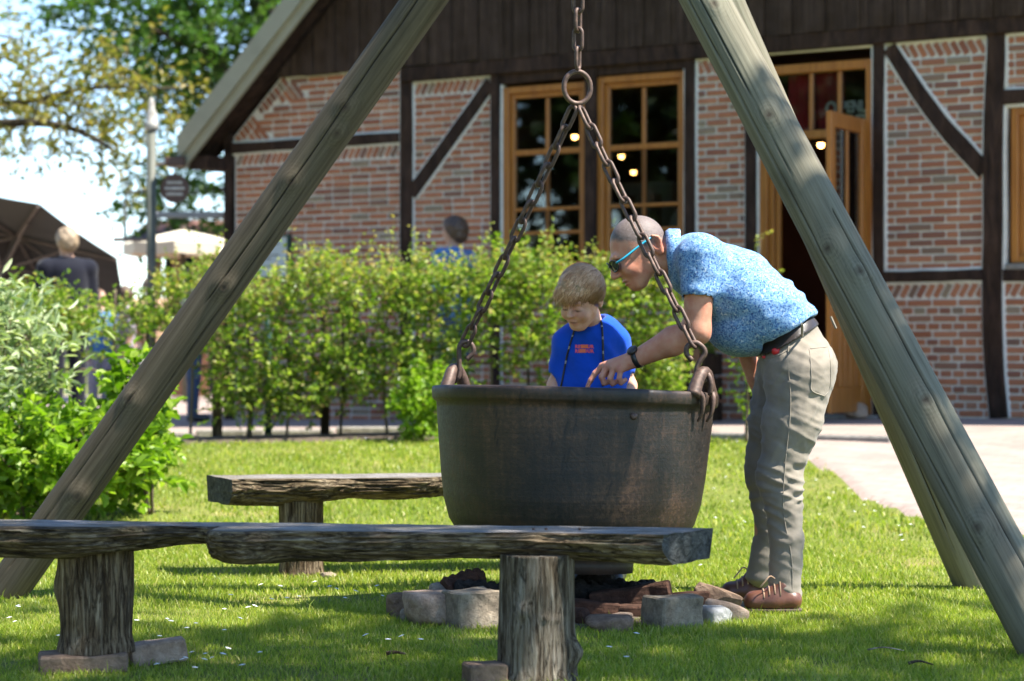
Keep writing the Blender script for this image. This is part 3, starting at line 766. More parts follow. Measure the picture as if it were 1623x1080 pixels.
hp('side_wall', box(S_R - .12, S_R, .15, 9, 0, 2.95), MT['brick'])
hp('back_wall', box(S_L, S_R, 8.9, 9, 0, 3.4), MT['mortar'])
# room behind the windows
hp('ceiling', box(S_L + .13, S_R - .13, .16, 8.88, 3.43, 3.5), MT['room'])
hp('room_floor', box(S_L + .13, S_R - .13, .16, 8.88, 0.3, 0.42), MT['room_floor'])
hp('room_wall', box(S_L + .13, S_R - .13, 4.4, 4.5, .43, 3.42), MT['room'])
hp('curtain', (lambda x: (np.concatenate([np.stack([x, 0.12 + 0.012 * np.sin(x * 70), np.full(len(x), z)], 1) for z in (ztr + zd - .02, 3.3)]),
               np.array([[i, i + 1, len(x) + i + 1, len(x) + i] for i in range(len(x) - 1)])))(np.linspace(sx(1240), sx(1327) - .0, 60)), MT['curtain'], smooth=True)

def to_mesh_text(body, size, extrude=0.0, bold=0.0, align='CENTER', spacing=1.0, line=1.0):
    c = bpy.data.curves.new('lettering', 'FONT'); c.body = body; c.size = size; c.extrude = extrude; c.offset = bold; c.align_x = align
    c.space_character = spacing; c.space_line = line; c.resolution_u = 3
    o = bpy.data.objects.new('lettering', c); COL.objects.link(o)
    dg_ = bpy.context.evaluated_depsgraph_get(); me = o.evaluated_get(dg_).to_mesh()
    v = np.array([x.co[:] for x in me.vertices]); f = [list(p.vertices) for p in me.polygons]
    o.evaluated_get(dg_).to_mesh_clear(); bpy.data.objects.remove(o); bpy.data.curves.remove(c)
    return v, f
# lettering on the transom sign
for txt, px, py, size in (('O', 1308, 184, 0.165), ('PENLUCHT', 1333, 179, 0.13), ('MUSEUM', 1334, 201, 0.13)):
    s_, z_ = W(px, py, -0.085); v, f = to_mesh_text(txt, size, 0.004, 0.004, 'LEFT', 0.95)
    hp('lettering', (np.stack([s_ + v[:, 0] * .78, 0.085 + v[:, 2], z_ + v[:, 1]], 1), f), MT['white'])
# lamps and furniture of the room
for px, py, d, z in ((911, 216, 1.4, 0), (985, 247, 1.2, 0), (1004, 272, 1.9, 0), (1301, 229, 2.0, 0), (1308, 222, 3.0, 0)):
    s_, z_ = W(px, py, -d); p = Ww(s_, d, z_)
    t = thing('pendant_lamp', p, 'small glowing bulb hanging inside the house, seen %s' % {911: 'through the window on the left', 985: 'through the second window, upper one', 1004: 'through the second window, lower one', 1301: 'through the doorway, larger one', 1308: 'through the doorway, smaller one'}[px], 'lamp', 'lamps inside the house')
    v, f = lathe([(0.001, -.034), (.02, -.027), (.029, -.003), (.02, .022), (.012, .05), (.001, .052)], 16); local('bulb', (v, f), MT['bulb'], t, True)
    local('cord', tube([(0, 0, .05), (0, 0, 3.41 - z_)], .004, 6), MT['black'], t)
    local('lamp_shade', lathe([(.02, .055), (.11, .0), (.115, .0), (.022, .065), (.02, .055)], 20), MT['black'], t, True)
def inside(name, px0, px1, py0, py1, d, dep, mat, label, cat):
    s0, z1 = W(px0, py0, -d); s1, z0 = W(px1, py1, -d); v, f = bevbox(s0, s1, d, d + dep, .425, z1, .01)
    v = np.array([Ww(*q) for q in v]); return solo(name, (v, f), MT[mat], label, cat)
def cabinet(px0, px1, py0, d, label):
    s0, z1 = W(px0, py0, -d); s1, _ = W(px1, py0, -d); sm = s0 + (s1 - s0) * .52
    t = thing('display_cabinet', Ww(s0, d, .422), label, 'cabinet', rotz=-TH)
    H_ = z1 - .422; w_ = s1 - s0; m = w_ * .5
    local('carcass', bevbox(0, w_, .03, .5, .08, H_, .012), MT['cardboard'], t)
    for a, b in ((.02, m - .01), (m + .01, w_ - .02)):
        o = local('door', bevbox(a, b, 0, .028, .12, H_ - .04, .008), MT['cardboard'], t)
        local('panel', box(a + .07, b - .07, -.004, .001, .2, H_ - .12), MT['kiosk'], o)
    for x in (.04, w_ - .04):
        for y in (.08, .45): local('leg', box(x - .02, x + .02, y - .02, y + .02, 0, .08), MT['kiosk'], t)
cabinet(976, 1062, 290, 1.0, 'pale two-door cabinet inside the house behind the second window')
s0, z1 = W(1062, 322, -.25); s1, z0 = W(1084, 372, -.25)
sh = thing('notice_sheet', Ww(s0, .25, z0), 'bright white sheet standing inside the second window pane', 'sheet', rotz=-TH)
local('sheet', (np.array([(0, 0, 0), (s1 - s0, 0, 0), (s1 - s0, 0, z1 - z0), (.06, 0, z1 - z0 - .05), (0, 0, (z1 - z0) * .5), (0, .01, 0), (s1 - s0, .01, 0), (s1 - s0, .01, z1 - z0), (.06, .01, z1 - z0 - .05), (0, .01, (z1 - z0) * .5)]),
     [[0, 1, 2, 3, 4], [9, 8, 7, 6, 5]] + [[i, 5 + i, 5 + (i + 1) % 5, (i + 1) % 5] for i in range(5)]), MT['white'], sh)
local('easel', bevbox(-.02, s1 - s0 + .02, .012, .3, .424 - z0, -.002, .006), MT['kiosk'], sh)
# notice board on the wall, down pipe post
nb_s0, nb_z1 = W(396, 374, .05); nb_s1, nb_z0 = W(458, 441, .05)
nb = thing('notice_board', Ww(nb_s0, -.05, nb_z0), 'pale notice board fixed to the brick wall above the hedge', 'notice board', rotz=-TH)
w_, h_ = nb_s1 - nb_s0, nb_z1 - nb_z0
local('panel', box(.02, w_ - .02, .0, .03, .02, h_ - .02), MT['board_white'], nb)
for a in ((0, w_, -.01, .035, 0, .02), (0, w_, -.01, .035, h_ - .02, h_), (0, .02, -.01, .035, .02, h_ - .02), (w_ - .02, w_, -.01, .035, .02, h_ - .02)): local('frame', box(*a), MT['teal'], nb)
for i in range(7): local('print_line', box(.12, w_ - .12 - .1 * (i % 3), -.003, -.001, h_ * .78 - i * .035, h_ * .78 - i * .035 + .01), MT['pole'], nb)
# stone beside the door
v, f = rock((0.22, 0.16, 0.15), 91, 9, 3); v = v + Ww(*W(1351, 660, .25)[:1], -.2, 0); v[:, 2] += float(G(*v[:, :2].mean(0))) + .03 - v[:, 2].min()
solo('doorstop_stone', (v, f), MT['stone_pink'], 'squarish pink stone lying beside the open orange door', 'stone', smooth=False)
# ------------------------------------------------------------------ log tripod
def log_mesh(L, r0, r1, seed, knots=(), cracks=(), nt=260, nth=150, bend=0.01):
    t = np.linspace(0, L, nt); th = np.arange(nth) * 2 * math.pi / nth; T, TH_ = np.meshgrid(t, th, indexing='ij')
    R = r0 + (r1 - r0) * T / L
    ring = np.stack([np.cos(TH_) * 1.2, np.sin(TH_) * 1.2, T * 0.8], -1)
    R = R * (1 + 0.022 * fbm(ring, 2, seed)); R += 0.0009 * fbm(np.stack([np.cos(TH_) * 9, np.sin(TH_) * 9, T * 1.2], -1), 3, seed + 5)
    K = np.full(T.shape, 1.0); C = np.zeros(T.shape)
    for kt, kth in knots:
        d = np.sqrt((T - kt) ** 2 + (((TH_ - kth + math.pi) % (2 * math.pi) - math.pi) * r0) ** 2); K = np.minimum(K, d)
        R += 0.009 * np.exp(-(d / 0.045) ** 2) - 0.006 * np.exp(-(d / 0.010) ** 2)
    for t0, t1, th0, slope, w in cracks:
        c = th0 + slope * (T - t0) + 0.10 * fbm(np.stack([T * 1.5, T * 0 + seed, T * 0], -1), 3, seed + 3)
        dth = ((TH_ - c + math.pi) % (2 * math.pi) - math.pi) * r0
        ww = w * np.sqrt(np.clip(sstep(t0, t0 + .25, T) * (1 - sstep(t1 - .3, t1, T)), 0, 1)) + 1e-5
        g = np.exp(-(dth / ww) ** 2) * (ww > w * .05); R -= 0.012 * g; C = np.maximum(C, sstep(0.35, 0.9, g))
    ox = bend * np.sin(T / L * math.pi)
    V = np.stack([R * np.cos(TH_) + ox, R * np.sin(TH_), T], -1).reshape(-1, 3)
    i, k = np.meshgrid(np.arange(nt - 1), np.arange(nth), indexing='ij'); l = (k + 1) % nth
    Fc = np.stack([i * nth + k, i * nth + l, (i + 1) * nth + l, (i + 1) * nth + k], -1).reshape(-1, 4).tolist()
    Fc += [list(range(nth))[::-1], [(nt - 1) * nth + q for q in range(nth)]]
    return (V, Fc), {'knot': K.ravel(), 'crack': C.ravel()}

tripod = thing('log_tripod', (0.25, 9.0, 0), 'tall tripod of three weathered round logs over the fire pit', 'tripod')
def tlog(foot, top, r0, r1, mat, seed, knots, cracks, label):
    foot, top = np.array(foot, float), np.array(top, float); d = top - foot; d /= np.linalg.norm(d); foot = foot - d * 0.09; top = top + d * 0.35
    L = np.linalg.norm(top - foot); vf, at = log_mesh(L, r0, r1, seed, knots, cracks)
    o = bpy.data.objects.new('log', mesh('log', vf[0], vf[1], MT[mat], True, at))
    # local x axis turned towards the camera
    z = Vector(d); x = (Vector((0, 0, CZ)) - Vector(foot)); x = (x - z * x.dot(z)).normalized(); y = z.cross(x)
    m = Matrix(((x.x, y.x, z.x), (x.y, y.y, z.y), (x.z, y.z, z.z)))
    o.rotation_euler = m.to_euler(); o.location = Vector(foot) - Vector(tripod.location); link(o, tripod); o['label'] = label; return o
apex = U(917, -345, 9.0)
footL = np.array([(3 - CX) / F * 9.5, 9.5, 0.0]); footL[2] = 0
tlog(footL, U(917, -345, 9.05), 0.083, 0.075, 'log_brown', 11, [(.62, .15), (1.05, -.5), (1.62, .1), (2.35, .25), (2.45, -.1), (2.1, -.2)],
     [(.35, 2.2, .8, -.16, .0022), (1.5, 3.4, -.15, -.1, .0032), (.2, 1.2, -.5, .1, .002)], 'brown weathered log leaning from the lower left')
footR = np.array([(1671 - CX) / F * 7.6, 7.6, 0.0])
tlog(footR, U(924, -365, 8.93), 0.096, 0.078, 'log_green', 12, [(1.0, .25), (1.5, .35), (1.62, -.3), (2.15, .1), (2.62, .25), (.55, -.2)],
     [(.1, 1.75, .62, -.02, .0032), (.4, 3.2, -.55, -.03, .0022), (1.9, 3.3, -.2, .06, .0014)], 'greenish log nearest the camera')
footB = np.array([(1549 - CX) / F * 9.85, 9.85, 0.0])
tlog(footB, U(985, -365, 9.12), 0.088, 0.078, 'log_green', 13, [(.8, .4), (1.9, -.2)], [(.3, 2.8, -.3, .05, .003)], 'shaded log behind the nearest one')
v, f = tube([U(880, -330, 9.0), U(1030, -345, 9.0)], 0.012, 10); part('bolt', (v, f), MT['rust'], tripod, True)

# ------------------------------------------------------------------ cauldron
KC = np.array([0.236, 9.0, 0.0]); KZ = 0.15
kettle = thing('cauldron', KC + (0, 0, KZ), 'huge sooty cast iron cauldron hanging on chains over the fire pit', 'cauldron')
# pieces are built upright about the centre, then the hanging tilt is applied
RT = Matrix.Rotation(math.radians(1.7), 3, 'Y') @ Matrix.Rotation(math.radians(-2.0), 3, 'X')
RTn = np.array(RT); KP = np.array([0, 0, 0.67])
def tilt(v): return (np.asarray(v) - KP) @ RTn.T + KP
H_ = 0.672
prof = [(0.001, .055), (.215, .055), (.222, .0), (.232, .0), (.236, .062), (.30, .068), (.365, .088), (.418, .128), (.456, .185), (.478, .26), (.492, .36), (.503, .47), (.512, .57), (.515, .614),
        (.526, .620), (.531, .628), (.534, .658), (.531, .669), (.520, .672), (.512, .668), (.502, .60), (.48, .3), (.42, .16), (.30, .1), (.001, .09)]
prof = np.array(prof); pp = []
for a, b in zip(prof[:-1], prof[1:]):
    n = max(1, int(np.linalg.norm(b - a) / .022)); pp += [a + (b - a) * i / n for i in range(n)]
pp.append(prof[-1]); pp = np.array(pp)
v, f = lathe(pp, 420)
v *= (1 + 0.0025 * fbm(v * 5, 3, 2))[:, None]
# soot drips on the side towards the camera
ang = np.arctan2(v[:, 0], -v[:, 1]); st = np.zeros(len(v)); hh = v[:, 2]
rr = np.random.default_rng(5)
arc = (ang) * .5
for px, z0, z1, w in ((-.012, .50, .672, .004), (-.042, .48, .56, .006), (-.047, .34, .47, .004), (-.035, .36, .46, .004), (-.09, .44, .50, .006), (.055, .475, .49, .014), (.045, .47, .505, .004), (.2, .63, .672, .008), (-.2, .60, .66, .005), (.31, .5, .62, .003), (-.3, .45, .6, .003), (.12, .3, .42, .003)):
    st = np.maximum(st, np.exp(-((arc - px - .006 * np.sin(hh * 60)) / w) ** 2) * sstep(z0 - .02, z0 + .02, hh) * (1 - sstep(z1 - .01, z1 + .01, hh)))
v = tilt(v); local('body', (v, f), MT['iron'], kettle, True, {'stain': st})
EAR = math.radians(30)
for sg in (1, -1):
    # ear: a cast lug over the rim, arched, with claws running down the outside
    a0 = -EAR if sg > 0 else math.pi - EAR
    def e(u, w, h): # u along the rim, w outwards, h up
        c, s = math.cos(a0), math.sin(a0); r = .522 + w
        return (r * c - u * s, r * s + u * c, h)
    pts = [e(-.075, 0, .655), e(-.05, .0, .70), e(-.025, .004, .735), e(0, .006, .745), e(.025, .004, .735), e(.05, 0, .70), e(.075, 0, .655)]
    v1 = tube(spline(pts, 26), np.interp(np.linspace(0, 1, 26), [0, .5, 1], [.026, .021, .026]), 10)
    v2 = tube(spline([e(-.06, .008, .67), e(-.045, .022, .65), e(-.04, .02, .60), e(-.037, .002, .565)], 12), np.linspace(.016, .004, 12), 8)
    v3 = tube(spline([e(.06, .008, .67), e(.045, .022, .65), e(.04, .02, .60), e(.037, .002, .565)], 12), np.linspace(.016, .004, 12), 8)
    v4 = tube(spline([e(0, -.012, .745), e(0, .02, .735), e(0, .034, .70), e(0, .03, .66)], 10), np.linspace(.014, .008, 10), 8)
    v, f = join(v1, v2, v3, v4); local('ear', (tilt(v), f), MT['rust'], kettle, True)
v, f = rock((.03, .02, .03), 5, 6, 2); v = tilt(v + np.array([.195 * 1.0, -.478, .575])); local('rivet', (v, f), MT['rust'], kettle, True)

# ------------------------------------------------------------------ chain
chain = thing('suspension_chain', KC + (0, 0, 1.0), 'rusty chain with big ring and two hooked strands holding the cauldron', 'chain')
def link_mesh(pitch, w, r):
    a = (w / 2 - r); h = pitch / 2 - a + r * .3; pts = []
    for q in np.linspace(0, math.pi, 9): pts.append((a * math.cos(q), 0, h + a * math.sin(q)))
    for q in np.linspace(math.pi, 2 * math.pi, 9): pts.append((a * math.cos(q), 0, -h + a * math.sin(q)))
    return tube(np.array(pts), r, 8, closed=True)
LK = mesh('link', *link_mesh(0.078, 0.051, 0.0074), MT['rust'], True)
def strand(p0, p1, n, start=0, sag=0.0):
    p0, p1 = np.array(p0), np.array(p1); P = np.linspace(p0, p1, n + 1); t = np.linspace(0, 1, n + 1); P[:, 2] -= sag * 4 * t * (1 - t)
    for i in range(n):
        d = Vector(P[i + 1] - P[i]); o = bpy.data.objects.new('link', LK); z = d.normalized(); x = Vector((0, -1, 0)); x = (x - z * x.dot(z)).normalized()
        q = Quaternion(z, math.radians((28 if (i + start) % 2 else 118) + random.uniform(-9, 9))); x = q @ x; y = z.cross(x)
        o.rotation_euler = Matrix(((x.x, y.x, z.x), (x.y, y.y, z.y), (x.z, y.z, z.z))).to_euler()
        o.scale = (1, 1, d.length / 0.070 * 1.0); o.location = Vector((P[i] + P[i + 1]) / 2) - Vector(chain.location); link(o, chain)
ring_c = U(915, 139, 9.0); a = np.linspace(0, 2 * math.pi, 33)[:-1]
pts = np.stack([ring_c[0] + .050 * np.cos(a), 9.0 + 0.012 * np.cos(a), ring_c[2] + .060 * np.sin(a)], 1); part('ring', tube(pts, .0095, 10, closed=True), MT['rust'], chain, True)
strand(U(917, -345, 9.0), U(916, 108, 9.0), 15, 1)
def earp(sg):
    a0 = -EAR if sg > 0 else math.pi - EAR
    return tilt(np.array([[.518 * math.cos(a0), .518 * math.sin(a0), .70]]))[0] + KC + (0, 0, KZ)
eR, eL = earp(1), earp(-1)
hookR = [(1096, 572), (1087, 561), (1089, 549), (1101, 543), (1113, 551), (1116, 561), (1107, 575), (1103, 586), (1104, 600), (1110, 606), (1118, 601)]
hookL = [(734, 571), (745, 558), (742, 546), (732, 541.5), (723, 549), (722.5, 571), (723, 590), (720, 600), (713, 605), (707, 598)]
for hk, ep, offx in ((hookR, eR, 0), (hookL, eL, 0)):
    P = np.array([U(x, y, ep[1] - .012) for x, y in hk]); P[-3:, 1] += np.array([0, .012, .02])
    pe = P[-2].copy(); sh_ = ep - pe; P = P + np.array([sh_[0] * .5, 0, 0])
    part('hook', tube(spline(P, 44), .0098, 10), MT['rust'], chain, True)
strand(U(909, 172, 9.0), U(736, 546, eL[1] - .012), 13, 0, .008)
strand(U(921, 172, 9.0), U(1101, 548, eR[1] - .012), 13, 1, .008)

# ------------------------------------------------------------------ benches
def slab(parent, P0, P1, depth, thick, seed, front=None, n=220, th_fn=None, skew0=0.0, skew1=0.0, top_noise=0.004, bark=0.015):
    """live-edge plank: P0, P1 are the left and right ends of the front top edge; front(u) pushes the edge"""
    P0, P1 = np.array(P0, float), np.array(P1, float); d = P1 - P0; L = np.linalg.norm(d); d /= L; b = np.array([-d[1], d[0], 0]); b /= np.linalg.norm(b)
    u = np.linspace(0, 1, n); fr = front(u) if front else 0 * u; th = th_fn(u) if th_fn else np.full(n, thick)
    m_top, m_fr, m_bot, m_back = 16, 18, 6, 5
    rows = []
    for k in range(m_top): w = k / m_top; rows.append(('t', depth * (1 - w) + fr * w * w, 0 * u))
    for k in range(m_fr):
        w = k / m_fr; rows.append(('f', fr - (.018 * math.sin(w * math.pi)) + .05 * w ** 2.2, -th * w))
    for k in range(m_bot): w = k / m_bot; rows.append(('b', (fr + .05) * (1 - w) + (depth - .02) * w, -th + 0 * u))
    for k in range(m_back): w = k / m_back; rows.append(('k', depth - .02 * (1 - w), -th * (1 - w)))
    m = len(rows); V = np.zeros((m, n, 3)); kinds = [r[0] for r in rows]
    for i, (kd, dep, z) in enumerate(rows):
        sk = (skew0 * (1 - u) ** 6 + skew1 * u ** 6) * (np.asarray(dep) / depth)
        V[i] = P0 + np.outer(u * L + sk, d) + np.outer(np.broadcast_to(dep, (n,)), b); V[i][:, 2] += np.broadcast_to(z, (n,))
        q = V[i]; g = fbm(np.stack([q[:, 0] * 5, q[:, 1] * 34 + 7 * i * (kd != 't'), q[:, 2] * 34], 1), 4, seed)
        if kd in 'fk': V[i] -= b * (bark * 1.3 * g + bark * .9 * fbm(q * 7, 3, seed + 2))[:, None]
        if kd == 'b': V[i][:, 2] += bark * .8 * g
        if kd == 't': V[i][:, 2] += top_noise * fbm(np.stack([q[:, 0] * 4, q[:, 1] * 30, q[:, 2]], 1), 3, seed + 4)
    vv = V.reshape(-1, 3)
    def strip(sel):
        Fc = []
        for i in sel:
            j = (i + 1) % m
            a = np.arange(n - 1); Fc.append(np.stack([i * n + a, j * n + a, j * n + a + 1, i * n + a + 1], 1))
        return np.concatenate(Fc)
    allF = strip(range(m)).tolist() + [[i * n for i in range(m)], [i * n + n - 1 for i in range(m)][::-1]]
    o = part('seat', (vv, allF), [MT['slab_top'], MT['slab_edge'], MT['slab_end']], parent, False)
    mi = [0 if kinds[i] == 't' and kinds[(i + 1) % m] in 't' else (0 if kinds[i] == 't' and i < m_top - 1 else 1) for i in range(m) for _ in range(n - 1)] + [2, 2]
    o.data.polygons.foreach_set('material_index', np.array(mi, np.int32))
    sm = np.array([x == 0 for x in mi], bool); o.data.polygons.foreach_set('use_smooth', sm)
    return o

def stump(parent, c, r, z0, z1, seed, mat='stump', knots=(), squash=0.9):
    nt, nth = 70, 90; t = np.linspace(0, 1, nt); th = np.arange(nth) * 2 * math.pi / nth; T, A = np.meshgrid(t, th, indexing='ij')
    R = r * (1 + .10 * fbm(np.stack([np.cos(A) * 1.1, np.sin(A) * 1.1, T * .7], -1), 2, seed) + .035 * fbm(np.stack([np.cos(A) * 6, np.sin(A) * 6, T * .8], -1), 3, seed + 2))
    R += .010 * sstep(.2, 0, T) * r / .1
    for a, q, w, h in knots: R += h * np.exp(-((((A - a + math.pi) % (2 * math.pi)) - math.pi) * r / w) ** 2 - ((T - q) * (z1 - z0) / w) ** 2)
    for a in np.random.default_rng(seed).uniform(0, 6.28, 9): R -= .007 * np.exp(-((((A - a - .12 * np.sin(T * 3) + math.pi) % (2 * math.pi)) - math.pi) * r / .0045) ** 2)
    V = np.stack([c[0] + R * np.cos(A), c[1] + R * np.sin(A) * squash, z0 + (z1 - z0) * T], -1).reshape(-1, 3)
    i, k = np.meshgrid(np.arange(nt - 1), np.arange(nth), indexing='ij'); l = (k + 1) % nth
    Fc = np.stack([i * nth + k, i * nth + l, (i + 1) * nth + l, (i + 1) * nth + k], -1).reshape(-1, 4).tolist() + [list(range(nth))[::-1], [(nt - 1) * nth + q for q in range(nth)]]
    return part('leg', (V, Fc), MT[mat], parent, True)

bz_ = 0.44
fb = thing('log_bench', (-0.55, 7.2, 0), 'long weathered plank bench on two stumps, nearest the camera', 'bench')
FP0, FP1 = U(-60, 834, 7.27), U(1050, 849, 6.92); FP0[2] = FP1[2] = bz_
def fr_front(u):
    x = -60 + 1122 * u
    return .02 * np.sin(u * 9) + .055 * np.exp(-((x - 250) / 90) ** 2) - .085 * np.exp(-((x - 385) / 60) ** 2) * (x > 352) * 1.0 + .085 * sstep(170, 345, x) * (x <= 352)
slab(fb, FP0, FP1, .30, .092, 41, fr_front, th_fn=lambda u: .094 - .026 * sstep(.12, .36, u) * (u < .367) - .014 * u + .008 * np.sin(u * 14) + .018 * np.exp(-((u - .42) / .05) ** 2), skew1=.12)
lc = U(150, 900, 7.42); stump(fb, (lc[0], 7.42), .113, .045, bz_ - .074, 51, 'stump_warm', [(math.pi, .62, .05, .018)])
rc = U(850, 950, 7.06); stump(fb, (rc[0], 7.06), .112, -.02, bz_ - .066, 52, 'stump', [(-.25, .28, .035, .028), (-1.35, .55, .012, .008), (-1.0, .54, .012, .008), (-1.9, .6, .02, .01)])
for px, py in ((846, 838.5), (866, 837.6), (920, 838)):
    q = U(px, py, 7.05); part('nail', tube([(q[0], 7.12, bz_ - .005), (q[0], 7.12, bz_ + .006)], .0045, 8), MT['rust'], fb)

bb = thing('log_bench', (-0.6, 10.4, 0), 'plank bench half hidden behind the left side of the cauldron', 'bench')
BP0, BP1 = U(370, 761, 10.25), U(1010, 760, 10.62); BP0[2] = BP1[2] = .42
slab(bb, BP0, BP1, .40, .105, 43, lambda u: .03 * np.sin(u * 11 + 1) + .02 * np.sin(u * 25), th_fn=lambda u: .112 - .03 * sstep(.1, .5, u) + .008 * np.sin(u * 17), skew0=-.08)
c = U(477, 900, 10.42); stump(bb, (c[0], 10.42), .098, -.02, .42 - .098, 53, 'stump_warm', [(-1.9, .75, .02, .008)])
c = U(925, 900, 10.7); stump(bb, (c[0], 10.74), .095, -.02, .42 - .08, 54, 'stump_warm')

# ------------------------------------------------------------------ stones, bricks and charred wood of the fire pit
def place_rock(px, py, Y, size, seed, mat, name, label, cat='stone', rz=0.0, planes=11, z=0.0, smooth=False, sink=.015, group='stones of the fire pit', rough=.025, tiltx=0.0):
    v, f = rock((size[0], size[1], size[2] * .88), seed, planes, 3, .05, rough); v = rotz(v, rz)
    if tiltx: c_, s_ = math.cos(tiltx), math.sin(tiltx); v = np.stack([v[:, 0] * c_ + v[:, 2] * s_, v[:, 1], -v[:, 0] * s_ + v[:, 2] * c_], 1)
    v[:, 2] -= v[:, 2].min() + sink; v += np.array([(px - CX) / F * Y, Y, z])
    return solo(name, (v, f), MT[mat], label, cat, group, smooth=smooth)
R_ = place_rock
R_(640, 0, 8.78, (.16, .13, .135), 1, 'stone_brown', 'fire_stone', 'brown upright stone at the left end of the fire ring')
R_(652, 0, 8.62, (.10, .08, .09), 2, 'stone_grey', 'fire_stone', 'small grey stone tucked in front of the brown end stone')
R_(684, 0, 8.55, (.235, .20, .17), 3, 'stone_pink', 'fire_stone', 'rounded pale pink boulder left of the squared grey block', rz=.3, planes=7, smooth=True)
R_(706, 0, 8.85, (.16, .14, .18), 30, 'stone_grey', 'fire_stone', 'grey stone standing behind the pale pink boulder', rz=.8)
R_(985, 0, 8.55, (.10, .09, .075), 4, 'stone_pink', 'fire_stone', 'small domed stone between the flat boulder and the square block', planes=6, smooth=True)
R_(966, 0, 8.40, (.185, .17, .09), 5, 'stone_brown', 'fire_stone', 'flat rounded brown boulder just past the bench leg', planes=6, smooth=True)
R_(1121, 0, 8.62, (.11, .24, .105), 6, 'stone_pale', 'fire_stone', 'long whitish stone right of the square block', rz=.5, planes=6, smooth=True)
R_(1135, 0, 8.88, (.21, .11, .12), 7, 'stone_brown', 'fire_stone', 'angular brown stone sloping down near the brown shoe', tiltx=.35, rz=-.2)
R_(1152, 0, 8.66, (.20, .10, .09), 8, 'stone_pink', 'fire_stone', 'long rounded stone touching the toe of the brown shoe', tiltx=.22, planes=6, smooth=True)
R_(1104, 0, 8.85, (.09, .08, .11), 9, 'stone_pink', 'fire_stone', 'small pink stone behind the whitish one', planes=7)
R_(921, 0, 8.52, (.075, .1, .10), 10, 'firebrick', 'fire_stone', 'broken red brick end beside the bench leg')
R_(1030, 0, 9.5, (.11, .10, .10), 31, 'stone_brown', 'fire_stone', 'dark rounded stone behind the charred logs', planes=6)
R_(1062, 0, 8.98, (.12, .10, .07), 32, 'stone_pink', 'fire_stone', 'low pinkish stone behind the squared grey-brown block', planes=8)
R_(1090, 0, 9.1, (.10, .09, .06), 33, 'stone_grey', 'fire_stone', 'small grey stone beyond the red brick at the right of the pit', planes=8)
R_(1172, 0, 8.95, (.12, .10, .07), 34, 'stone_pale', 'fire_stone', 'pale stone by the far shoe', planes=7)
R_(722, 0, 8.42, (.07, .06, .04), 35, 'stone_brown', 'fire_stone', 'tiny flat stone in front of the pink boulder', planes=7)
a_ = np.arange(60) * 2 * math.pi / 60; rr_ = .50 * (1 + .18 * fbm(np.stack([np.cos(a_) * 2, np.sin(a_) * 2, a_ * 0], 1), 3, 6)); k_ = [(0, .022), (.5, .02), (.85, .012), (1.0, -.012)]
v_ = np.concatenate([np.stack([.17 + rr_ * 1.12 * q * np.cos(a_), 8.93 + rr_ * q * np.sin(a_), zz + .008 * fbm(np.stack([np.cos(a_) * 5 * q, np.sin(a_) * 5 * q, a_ * 0], 1), 3, 4)], 1) for q, zz in k_[1:]] + [[[.17, 8.93, .024]]])
f_ = [[i * 60 + j, (i + 1) * 60 + j, (i + 1) * 60 + (j + 1) % 60, i * 60 + (j + 1) % 60] for i in range(2) for j in range(60)] + [[180, j, (j + 1) % 60] for j in range(60)]
o_ = bpy.data.objects.new('ash_ground', mesh('ash_ground', v_, [q[::-1] for q in f_], plain('ash and soil', (0.085, 0.066, 0.048), 0.95, .6, 7, .9, 60, .02), True)); link(o_); tag(o_, kind='structure')
# squared blocks
def block(px, Y, dims, rz, mat, seed, name, label, z=0.0, rx=0.0, ry=0.0, cat='stone', group='stones of the fire pit', bev=.006):
    v, f = bevbox(-dims[0] / 2, dims[0] / 2, -dims[1] / 2, dims[1] / 2, -dims[2] / 2, dims[2] / 2, bev)
    # subdivide by bmesh for a chipped surface
    import bmesh
    bm = bmesh.new(); vs = [bm.verts.new(q) for q in v]; [bm.faces.new([vs[i] for i in q]) for q in f]
    bmesh.ops.subdivide_edges(bm, edges=bm.edges[:], cuts=3, use_grid_fill=True); bm.verts.index_update()
    v = np.array([q.co[:] for q in bm.verts]); f = [[q.index for q in p.verts] for p in bm.faces]; bm.free()
    v = v + .009 * np.stack([fbm(v * 14 + 10 * i, 3, seed + i) for i in range(3)], 1)
    E_ = np.array(Matrix.Rotation(rz, 3, 'Z') @ Matrix.Rotation(ry, 3, 'Y') @ Matrix.Rotation(rx, 3, 'X')); v = v @ E_.T
    v[:, 2] += z - v[:, 2].min(); v += np.array([(px - CX) / F * Y, Y, 0])
    return solo(name, (v, f), MT[mat], label, cat, group)
block(748, 8.48, (.17, .15, .135), .5, 'stone_grey', 61, 'fire_stone', 'big squared grey stone block left of the bench leg', z=-.01)
block(1066, 8.48, (.17, .15, .115), .45, 'stone_grey', 62, 'fire_stone', 'squared grey-brown block right of the small domed stone', z=-.01)
